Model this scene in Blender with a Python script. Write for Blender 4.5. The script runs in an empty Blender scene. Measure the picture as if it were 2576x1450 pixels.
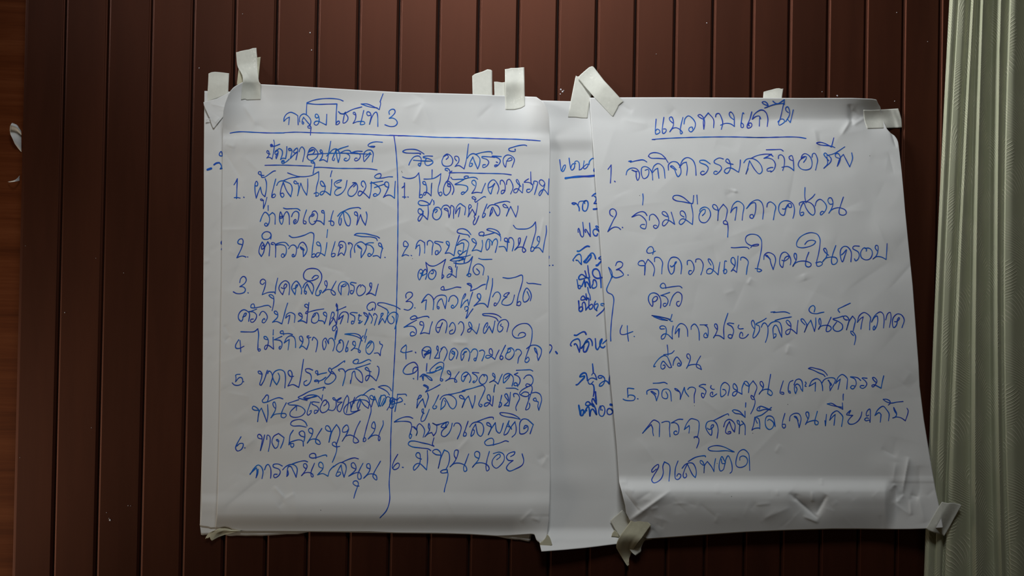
import bpy, math, random
import numpy as np

# ---------------------------------------------------------------- camera, light, exposure
SC = bpy.context.scene
COL = SC.collection
SC.view_settings.view_transform = 'Standard'
SC.view_settings.look = 'None'
SC.view_settings.gamma = 1.0
SC.view_settings.exposure = 0.0
SC.view_settings.use_curve_mapping = False

EYE = np.array([0.0, -1.458, 1.5])          # camera position; the plank wall is the plane y = 0
FPX = 2003.0
YAW, PITCH, ROLL = 0.064037, 0.0082365, 0.018138
_cy, _sy = math.cos(YAW), math.sin(YAW)
_cp, _sp = math.cos(PITCH), math.sin(PITCH)
FWD = np.array([_sy*_cp, _cy*_cp, _sp])
_r = np.array([_cy, -_sy, 0.0])
_u = np.cross(_r, FWD)
RGT = math.cos(ROLL)*_r + math.sin(ROLL)*_u
UP = -math.sin(ROLL)*_r + math.cos(ROLL)*_u

def P(px, py, off_mm):
    """World points on the plane off_mm in front of the wall that the photograph shows at px, py."""
    px = np.asarray(px, float); py = np.asarray(py, float); off = np.asarray(off_mm, float)/1000.0
    d = FWD + RGT*((px-1288)/FPX)[..., None] - UP*((py-725)/FPX)[..., None]
    t = (-off - EYE[1])/d[..., 1]
    return EYE + d*t[..., None]

cam = bpy.data.cameras.new('camera')
cam.sensor_width = 36.0
cam.lens = FPX/2576*36.0
cam.clip_start = 0.05
camo = bpy.data.objects.new('camera', cam)
COL.objects.link(camo)
from mathutils import Matrix, Vector
camo.matrix_world = Matrix(((RGT[0], UP[0], -FWD[0], EYE[0]), (RGT[1], UP[1], -FWD[1], EYE[1]),
                            (RGT[2], UP[2], -FWD[2], EYE[2]), (0, 0, 0, 1)))
SC.camera = camo

world = bpy.data.worlds.new('world')
SC.world = world
world.use_nodes = True
world.node_tree.nodes['Background'].inputs[0].default_value = (1.0, 0.74, 0.42, 1)
world.node_tree.nodes['Background'].inputs[1].default_value = 0.019

def area(name, loc, target, size, size_y, power, color, spread=180):
    l = bpy.data.lights.new(name, 'AREA')
    l.shape = 'RECTANGLE'; l.size = size; l.size_y = size_y; l.energy = power; l.color = color; l.spread = math.radians(spread)
    o = bpy.data.objects.new(name, l); COL.objects.link(o)
    o.location = loc
    o.rotation_euler = (Vector(target)-Vector(loc)).to_track_quat('-Z', 'Y').to_euler()
    return o
area('daylight_from_high_window', (0.07, -1.24, 3.22), (0.09, 0.0, 1.76), 0.7, 0.45, 4.75, (0.96, 0.985, 1.0), 70)
area('daylight_from_left_window', (-2.1, -0.75, 2.75), (1.05, 0.0, 2.15), 0.5, 0.9, 2.6, (0.97, 0.99, 1.0), 26)
area('added_low_left_veneer_glow', (-1.65, -0.45, 0.95), (-0.80, 0.03, 1.35), 0.3, 0.8, 1.35, (1.0, 0.82, 0.62), 90)  # warm lamp added low at left to brighten the veneer; its source is unseen

# ---------------------------------------------------------------- helpers
def tag(o, label=None, cat=None, group=None, kind=None):
    if label: o['label'] = label
    if cat: o['category'] = cat
    if group: o['group'] = group
    if kind: o['kind'] = kind
    return o

def mesh_obj(name, verts, faces, mat, parent=None, smooth=False, uvs=None):
    me = bpy.data.meshes.new(name)
    me.from_pydata([tuple(v) for v in verts], [], faces)
    if smooth:
        me.polygons.foreach_set('use_smooth', [True]*len(me.polygons))
    if uvs is not None:
        uvl = me.uv_layers.new(name='UVMap')
        li = np.empty(len(me.loops), dtype=np.int32); me.loops.foreach_get('vertex_index', li)
        uvl.data.foreach_set('uv', np.asarray(uvs, np.float32)[li].ravel())
    me.materials.append(mat)
    me.update()
    o = bpy.data.objects.new(name, me)
    COL.objects.link(o)
    if parent: o.parent = parent
    return o

def grid_obj(name, pts, mat, parent=None, uv=None, thick=0.0):
    n, m = pts.shape[:2]
    idx = np.arange(n*m).reshape(n, m)
    q = np.stack([idx[:-1, :-1], idx[1:, :-1], idx[1:, 1:], idx[:-1, 1:]], -1).reshape(-1, 4)
    me = bpy.data.meshes.new(name)
    me.vertices.add(n*m); me.vertices.foreach_set('co', pts.reshape(-1, 3).astype(np.float32).ravel())
    me.loops.add(len(q)*4); me.loops.foreach_set('vertex_index', q.ravel().astype(np.int32))
    me.polygons.add(len(q))
    me.polygons.foreach_set('loop_start', (np.arange(len(q))*4).astype(np.int32))
    me.polygons.foreach_set('use_smooth', [True]*len(q))
    if uv is not None:
        uvl = me.uv_layers.new(name='UVMap')
        uvl.data.foreach_set('uv', uv.reshape(-1, 2)[q.ravel()].astype(np.float32).ravel())
    me.materials.append(mat)
    me.update(calc_edges=True); me.validate()
    o = bpy.data.objects.new(name, me); COL.objects.link(o)
    if parent: o.parent = parent
    if thick:
        s = o.modifiers.new('paper thickness', 'SOLIDIFY'); s.thickness = thick; s.offset = -1.0
    return o

def ease(t): return t*t*(3-2*t)

def interp(x, xs, ys):
    """smooth interpolation through control values (monotone between knots)"""
    xs = np.asarray(xs, float); ys = np.asarray(ys, float); x = np.clip(x, xs[0], xs[-1])
    d = np.diff(ys)/np.diff(xs)
    m = np.concatenate([[d[0]], np.where(d[:-1]*d[1:] > 0, 2*d[:-1]*d[1:]/(d[:-1]+d[1:]+1e-12), 0), [d[-1]]])
    i = np.clip(np.searchsorted(xs, x, side='right')-1, 0, len(xs)-2)
    h = (xs[i+1]-xs[i]); t = (x-xs[i])/h
    return ((2*t**3-3*t**2+1)*ys[i] + (t**3-2*t**2+t)*h*m[i] + (-2*t**3+3*t**2)*ys[i+1] + (t**3-t**2)*h*m[i+1])

def poly_at(poly, t):
    """point at fraction t of a polyline's length"""
    p = np.asarray(poly, float)
    s = np.concatenate([[0], np.cumsum(np.hypot(*np.diff(p, axis=0).T))]); s /= s[-1]
    return np.stack([np.interp(t, s, p[:, 0]), np.interp(t, s, p[:, 1])], -1)

def coons(top, bottom, left, right, nu, nv):
    u = np.linspace(0, 1, nu); v = np.linspace(0, 1, nv)
    T, B, L, R = poly_at(top, u), poly_at(bottom, u), poly_at(left, v), poly_at(right, v)
    U, V = np.meshgrid(u, v); U = U[..., None]; V = V[..., None]
    return ((1-V)*T[None] + V*B[None] + (1-U)*L[:, None] + U*R[:, None]
            - ((1-U)*(1-V)*T[0] + U*(1-V)*T[-1] + (1-U)*V*B[0] + U*V*B[-1]))

# ---------------------------------------------------------------- materials
def new_mat(name):
    m = bpy.data.materials.new(name); m.use_nodes = True
    nt = m.node_tree
    return m, nt, nt.nodes['Principled BSDF']

def N(nt, typ, **kw):
    n = nt.nodes.new(typ)
    for k, v in kw.items():
        if k == 'inp':
            for a, b in v.items(): n.inputs[a].default_value = b
        else: setattr(n, k, v)
    return n

def ramp(nt, stops, fac):
    r = nt.nodes.new('ShaderNodeValToRGB'); e = r.color_ramp.elements
    while len(e) < len(stops): e.new(0.5)
    for el, (p, c) in zip(e, stops):
        el.position = p; el.color = (c[0], c[1], c[2], 1)
    nt.links.new(fac, r.inputs[0]); return r

def wood_mat(name, dark, mid, light, grain, coord='Object', rough=0.36, spec=0.5, tint=(1, 1, 1), per_plank=0.0, coat=0.0, bump=0.04):
    m, nt, b = new_mat(name); L = nt.links.new
    tc = N(nt, 'ShaderNodeTexCoord'); mp = N(nt, 'ShaderNodeMapping'); mp.inputs['Scale'].default_value = grain
    oi = N(nt, 'ShaderNodeObjectInfo')
    mul = N(nt, 'ShaderNodeVectorMath', operation='SCALE'); mul.inputs[0].default_value = (13.1, 7.7, 31.3)
    L(oi.outputs['Random'], mul.inputs['Scale'])
    add = N(nt, 'ShaderNodeVectorMath', operation='ADD')
    L(tc.outputs[coord], mp.inputs[0]); L(mp.outputs[0], add.inputs[0])
    if per_plank: L(mul.outputs[0], add.inputs[1])
    n1 = N(nt, 'ShaderNodeTexNoise', inp={'Scale': 1.0, 'Detail': 7.0, 'Roughness': 0.6, 'Distortion': 0.25})
    n2 = N(nt, 'ShaderNodeTexNoise', inp={'Scale': 9.0, 'Detail': 4.0, 'Roughness': 0.6})
    L(add.outputs[0], n1.inputs['Vector']); L(add.outputs[0], n2.inputs['Vector'])
    mx = N(nt, 'ShaderNodeMath', operation='MULTIPLY_ADD'); mx.inputs[1].default_value = 0.35
    L(n2.outputs['Fac'], mx.inputs[0]); L(n1.outputs['Fac'], mx.inputs[2])
    if per_plank:
        pp = N(nt, 'ShaderNodeMath', operation='MULTIPLY_ADD'); pp.inputs[1].default_value = per_plank
        L(oi.outputs['Random'], pp.inputs[0]); L(mx.outputs[0], pp.inputs[2])
        sub = N(nt, 'ShaderNodeMath', operation='SUBTRACT'); sub.inputs[1].default_value = per_plank/2
        L(pp.outputs[0], sub.inputs[0]); fac = sub.outputs[0]
    else: fac = mx.outputs[0]
    r = ramp(nt, [(0.40, dark), (0.66, mid), (0.98, light)], fac)
    L(r.outputs[0], b.inputs['Base Color'])
    rr = N(nt, 'ShaderNodeMapRange', inp={'To Min': rough-0.05, 'To Max': rough+0.10})
    L(n1.outputs['Fac'], rr.inputs[0]); L(rr.outputs[0], b.inputs['Roughness'])
    b.inputs['Specular IOR Level'].default_value = spec
    b.inputs['Specular Tint'].default_value = (*tint, 1)
    b.inputs['Coat Weight'].default_value = coat; b.inputs['Coat Roughness'].default_value = 0.3
    bp = N(nt, 'ShaderNodeBump', inp={'Strength': bump, 'Distance': 0.002})
    L(n2.outputs['Fac'], bp.inputs['Height']); L(bp.outputs[0], b.inputs['Normal'])
    return m

M_PLANK = wood_mat('varnished_plank_wood', (0.0115, 0.0033, 0.0016), (0.021, 0.0058, 0.0028), (0.036, 0.0098, 0.0042),
                   (9, 9, 1.1), rough=0.50, spec=1.0, tint=(1.0, 0.38, 0.24), per_plank=0.16)
M_BACKING = wood_mat('dark_backing_wood', (0.006, 0.002, 0.001), (0.010, 0.003, 0.002), (0.014, 0.004, 0.002), (9, 9, 1), rough=0.7, spec=0.2)
M_VENEER = wood_mat('orange_veneer', (0.050, 0.010, 0.003), (0.115, 0.028, 0.008), (0.19, 0.058, 0.020), (1.1, 1, 26), coord='Object', rough=0.5, spec=0.3, tint=(1.0, 0.5, 0.3))
M_FLOOR = wood_mat('floor_wood', (0.07, 0.04, 0.02), (0.13, 0.08, 0.045), (0.2, 0.13, 0.08), (1, 9, 9), rough=0.5, spec=0.3)

def paper_mat(name, col, amb=0.0):
    m, nt, b = new_mat(name); L = nt.links.new
    tc = N(nt, 'ShaderNodeTexCoord')
    n = N(nt, 'ShaderNodeTexNoise', inp={'Scale': 7.0, 'Detail': 5.0, 'Roughness': 0.6})
    L(tc.outputs['Object'], n.inputs['Vector'])
    r = ramp(nt, [(0.3, [c*0.965 for c in col]), (0.7, col)], n.outputs['Fac'])
    sp = N(nt, 'ShaderNodeTexVoronoi', feature='F1', inp={'Scale': 46.0})      # a few dark dust specks
    L(tc.outputs['Object'], sp.inputs['Vector'])
    wn = N(nt, 'ShaderNodeSeparateColor'); L(sp.outputs['Color'], wn.inputs[0])
    lt = N(nt, 'ShaderNodeMath', operation='LESS_THAN'); lt.inputs[1].default_value = 0.035
    gt = N(nt, 'ShaderNodeMath', operation='GREATER_THAN'); gt.inputs[1].default_value = 0.86
    L(sp.outputs['Distance'], lt.inputs[0]); L(wn.outputs[0], gt.inputs[0])
    mu = N(nt, 'ShaderNodeMath', operation='MULTIPLY'); L(lt.outputs[0], mu.inputs[0]); L(gt.outputs[0], mu.inputs[1])
    mx = N(nt, 'ShaderNodeMix', data_type='RGBA'); mx.inputs[7].default_value = (0.12, 0.12, 0.12, 1)
    L(mu.outputs[0], mx.inputs[0]); L(r.outputs[0], mx.inputs[6]); L(mx.outputs[2], b.inputs['Base Color'])
    b.inputs['Roughness'].default_value = 0.75; b.inputs['Specular IOR Level'].default_value = 0.18
    nf = N(nt, 'ShaderNodeTexNoise', inp={'Scale': 900.0, 'Detail': 3.0})
    L(tc.outputs['Object'], nf.inputs['Vector'])
    bp = N(nt, 'ShaderNodeBump', inp={'Strength': 0.10, 'Distance': 0.0004})
    L(nf.outputs['Fac'], bp.inputs['Height']); L(bp.outputs[0], b.inputs['Normal'])
    return m
M_PAPER = paper_mat('flip_chart_paper', (0.80, 0.81, 0.80))

def ink_mat():
    m, nt, b = new_mat('blue_marker_ink'); L = nt.links.new
    tc = N(nt, 'ShaderNodeTexCoord')
    n = N(nt, 'ShaderNodeTexNoise', inp={'Scale': 34.0, 'Detail': 3.0, 'Roughness': 0.6})
    L(tc.outputs['Object'], n.inputs['Vector'])
    r = ramp(nt, [(0.34, (0.030, 0.062, 0.52)), (0.52, (0.018, 0.115, 0.62)), (0.72, (0.014, 0.20, 0.70))], n.outputs['Fac'])
    L(r.outputs[0], b.inputs['Base Color'])
    b.inputs['Roughness'].default_value = 0.6; b.inputs['Specular IOR Level'].default_value = 0.2
    return m
M_INK = ink_mat()

def tape_mat(name, col, alpha, specks):
    m, nt, b = new_mat(name); L = nt.links.new
    tc = N(nt, 'ShaderNodeTexCoord')
    n = N(nt, 'ShaderNodeTexNoise', inp={'Scale': 130.0, 'Detail': 5.0, 'Roughness': 0.65})
    L(tc.outputs['Object'], n.inputs['Vector'])
    r = ramp(nt, [(0.35, [c*0.93 for c in col]), (0.65, col)], n.outputs['Fac'])
    # torn lifted fibres: small pale flecks where the tape was pulled off and re-used
    n2 = N(nt, 'ShaderNodeTexNoise', inp={'Scale': 260.0, 'Detail': 2.0, 'Roughness': 0.5})
    n3 = N(nt, 'ShaderNodeTexNoise', inp={'Scale': 28.0, 'Detail': 1.0})
    L(tc.outputs['Object'], n2.inputs['Vector']); L(tc.outputs['Object'], n3.inputs['Vector'])
    ad = N(nt, 'ShaderNodeMath', operation='ADD'); L(n2.outputs['Fac'], ad.inputs[0]); L(n3.outputs['Fac'], ad.inputs[1])
    th = N(nt, 'ShaderNodeMapRange', inp={'From Min': 1.22, 'From Max': 1.27, 'To Max': specks}); L(ad.outputs[0], th.inputs[0])
    mx = N(nt, 'ShaderNodeMix', data_type='RGBA'); mx.inputs[7].default_value = (0.92, 0.92, 0.84, 1)
    L(th.outputs[0], mx.inputs[0]); L(r.outputs[0], mx.inputs[6]); L(mx.outputs[2], b.inputs['Base Color'])
    b.inputs['Roughness'].default_value = 0.5; b.inputs['Specular IOR Level'].default_value = 0.35
    b.inputs['Alpha'].default_value = alpha
    bp = N(nt, 'ShaderNodeBump', inp={'Strength': 0.25, 'Distance': 0.0006})
    L(n.outputs['Fac'], bp.inputs['Height']); L(bp.outputs[0], b.inputs['Normal'])
    return m
M_TAPE = tape_mat('masking_tape', (0.84, 0.85, 0.765), 0.80, 1.0)
M_TAPE_PLAIN = tape_mat('masking_tape_plain', (0.88, 0.885, 0.80), 0.78, 0.25)
M_TAPE_OLD = tape_mat('masking_tape_yellowed', (0.60, 0.575, 0.42), 0.93, 0.15)
M_FLECK, _nt, _b = new_mat('white_glue'); _b.inputs['Base Color'].default_value = (0.75, 0.76, 0.8, 1); _b.inputs['Roughness'].default_value = 0.4

def curtain_mat():
    m, nt, b = new_mat('sage_curtain_cloth'); L = nt.links.new
    def math_(op, a, b_=None, c=None):
        n = N(nt, 'ShaderNodeMath', operation=op)
        for i, v in enumerate((a, b_, c)):
            if v is None: continue
            if isinstance(v, (int, float)): n.inputs[i].default_value = v
            else: L(v, n.inputs[i])
        return n.outputs[0]
    uv = N(nt, 'ShaderNodeUVMap'); sx = N(nt, 'ShaderNodeSeparateXYZ'); L(uv.outputs[0], sx.inputs[0])
    u, v = sx.outputs[0], sx.outputs[1]                    # metres along the cloth, metres up
    nz = N(nt, 'ShaderNodeTexNoise', inp={'Scale': 5.0, 'Detail': 1.0}); L(uv.outputs[0], nz.inputs['Vector'])
    uw = math_('MULTIPLY_ADD', nz.outputs['Fac'], 0.03, u)
    # woven plumes: stacked arcs fanning left and right of each plume's wavy spine
    wav = math_('MULTIPLY', math_('SINE', math_('MULTIPLY', v, 2*math.pi/0.23)), 0.016)
    U = math_('ADD', uw, wav)
    cell = math_('DIVIDE', U, 0.085)
    fr = math_('SUBTRACT', math_('FRACT', cell), 0.5)      # -0.5 .. 0.5 across one plume
    par = math_('FLOOR', cell)
    ab = math_('ABSOLUTE', fr)
    curve = math_('MULTIPLY', math_('POWER', ab, 0.6), 0.075)
    vv = math_('MULTIPLY_ADD', par, 0.057, math_('SUBTRACT', v, curve))
    line = math_('SINE', math_('MULTIPLY', vv, 2*math.pi/0.0066))
    fade = math_('SINE', math_('MULTIPLY', math_('MULTIPLY_ADD', ab, 0.16, vv), 2*math.pi/0.118))
    msk = N(nt, 'ShaderNodeMapRange', inp={'From Min': -0.75, 'From Max': 0.35}); L(fade, msk.inputs[0])
    ln = N(nt, 'ShaderNodeMapRange', inp={'From Min': 0.35, 'From Max': 0.95}); L(line, ln.inputs[0])
    f = math_('MULTIPLY', ln.outputs[0], msk.outputs[0])
    wv = N(nt, 'ShaderNodeTexNoise', inp={'Scale': 1500.0, 'Detail': 2.0}); L(uv.outputs[0], wv.inputs['Vector'])
    base = ramp(nt, [(0.3, (0.40, 0.415, 0.285)), (0.7, (0.45, 0.465, 0.325))], wv.outputs['Fac'])
    mx = N(nt, 'ShaderNodeMix', data_type='RGBA'); mx.inputs[7].default_value = (0.64, 0.63, 0.47, 1)
    L(math_('MULTIPLY', f, 0.85), mx.inputs[0]); L(base.outputs[0], mx.inputs[6]); L(mx.outputs[2], b.inputs['Base Color'])
    b.inputs['Roughness'].default_value = 0.62; b.inputs['Specular IOR Level'].default_value = 0.3
    b.inputs['Sheen Weight'].default_value = 0.12
    bp = N(nt, 'ShaderNodeBump', inp={'Strength': 0.6, 'Distance': 0.0009}); L(f, bp.inputs['Height']); L(bp.outputs[0], b.inputs['Normal'])
    return m
M_CURTAIN = curtain_mat()

# ---------------------------------------------------------------- the plank wall
def box(x0, x1, y0, y1, z0, z1):
    v = [(x0, y0, z0), (x1, y0, z0), (x1, y1, z0), (x0, y1, z0), (x0, y0, z1), (x1, y0, z1), (x1, y1, z1), (x0, y1, z1)]
    f = [(0, 1, 5, 4), (1, 2, 6, 5), (2, 3, 7, 6), (3, 0, 4, 7), (4, 5, 6, 7), (3, 2, 1, 0)]
    return v, f

GROOVE = [-0.7103, -0.6367, -0.5614, -0.4886, -0.4154, -0.3413, -0.2687, -0.1946, -0.1215, -0.0501, 0.0233, 0.0964,
          0.1694, 0.2421, 0.3149, 0.3891, 0.4614, 0.5364, 0.6077, 0.682, 0.7557, 0.8297, 0.9022]
EDGE = -0.7790
TOPZ = 2.75
v, f = box(EDGE+0.006, 1.62, 0.0085, 0.030, 0.0, TOPZ)
wall = tag(mesh_obj('wall_back', v, f, M_BACKING), kind='structure')
rng = random.Random(4)
edges = [EDGE] + GROOVE
while edges[-1] < 1.6: edges.append(edges[-1]+0.0733)
def plank(x0, x1, first):
    """one tongue-and-groove board: flat face, a stepped and rounded moulding down both long edges"""
    gap = 0.0011
    a, b = x0+(0 if first else gap), x1-gap
    if first:   # the outer board has a broad rounded corner
        prof = [(a, 0.0085), (a, 0.0030), (a+0.0007, 0.0012), (a+0.0022, 0.0003), (a+0.0050, 0.0), (a+0.0056, -0.0004), (a+0.0064, -0.0004)]
    else:
        prof = [(a, 0.0085), (a, 0.0042), (a+0.0005, 0.0030), (a+0.0016, 0.0022), (a+0.0030, 0.0018), (a+0.0036, 0.0006), (a+0.0046, 0.0)]
    prof += [(b-0.0036, 0.0), (b-0.0028, 0.0006), (b-0.0022, 0.0017), (b-0.0010, 0.0024), (b-0.0002, 0.0034), (b, 0.0046), (b, 0.0085)]
    n = len(prof); vs = [(x, y, 0.0) for x, y in prof]+[(x, y, TOPZ) for x, y in prof]
    fs = [(i, i+1, n+i+1, n+i) for i in range(n-1)] + [tuple(range(n)), tuple(range(2*n-1, n-1, -1))]
    o = mesh_obj('plank', vs, fs, M_PLANK, wall, smooth=False)
    return o
for i in range(len(edges)-1):
    o = plank(edges[i], edges[i+1], i == 0)
    o.location.y = rng.uniform(-0.0002, 0.0004)

# veneered panel set back to the left of the planks
v, f = box(-1.9, EDGE+0.03, 0.034, 0.052, 0.0, TOPZ)
tag(mesh_obj('wall_left', v, f, M_VENEER), kind='structure')
v, f = box(-2.4, 2.2, -3.2, 0.06, -0.05, 0.0)
tag(mesh_obj('floor', v, f, M_FLOOR), kind='structure')

# ---------------------------------------------------------------- surface relief of a sheet
def creases(x, y, items):
    """sharp-backed folds: (x0, y0, x1, y1, half-width px, height mm, side) ; side 0 = both, +1/-1 = steeper on one side"""
    h = np.zeros_like(x)
    for (x0, y0, x1, y1, w, a, side) in items:
        L = math.hypot(x1-x0, y1-y0); ux, uy = (x1-x0)/L, (y1-y0)/L
        t = ((x-x0)*ux+(y-y0)*uy)/L
        s = -(x-x0)*uy+(y-y0)*ux
        along = np.clip(1-np.abs(2*t-1)**3, 0, 1)*(np.abs(2*t-1) < 1)
        k = w*np.where(s*side > 0, 0.35, 1.0) if side else w
        h += a*along*np.exp(-np.abs(s)/k)
    return h

def random_creases(seed, n, x0, x1, y0, y1, amp, wmin=10, wmax=42, lmin=40, lmax=170):
    r = random.Random(seed); out = []
    for _ in range(n):
        cx, cy = r.uniform(x0, x1), r.uniform(y0, y1); a = r.uniform(0, math.pi); l = r.uniform(lmin, lmax)/2
        out.append((cx-l*math.cos(a), cy-l*math.sin(a), cx+l*math.cos(a), cy+l*math.sin(a),
                    r.uniform(wmin, wmax), r.choice((-1, 1))*amp*r.uniform(0.25, 1), r.choice((-1, 0, 1))))
    return out

def bumps(x, y, items):
    h = np.zeros_like(x)
    for (cx, cy, sx, sy, a) in items:
        h += a*np.exp(-((x-cx)/sx)**2-((y-cy)/sy)**2)
    return h

def random_bumps(seed, n, x0, x1, y0, y1, amp, smin=25, smax=80):
    r = random.Random(seed)
    return [(r.uniform(x0, x1), r.uniform(y0, y1), r.uniform(smin, smax), r.uniform(smin, smax), r.choice((-1, 1))*amp*r.uniform(0.3, 1)) for _ in range(n)]

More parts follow.
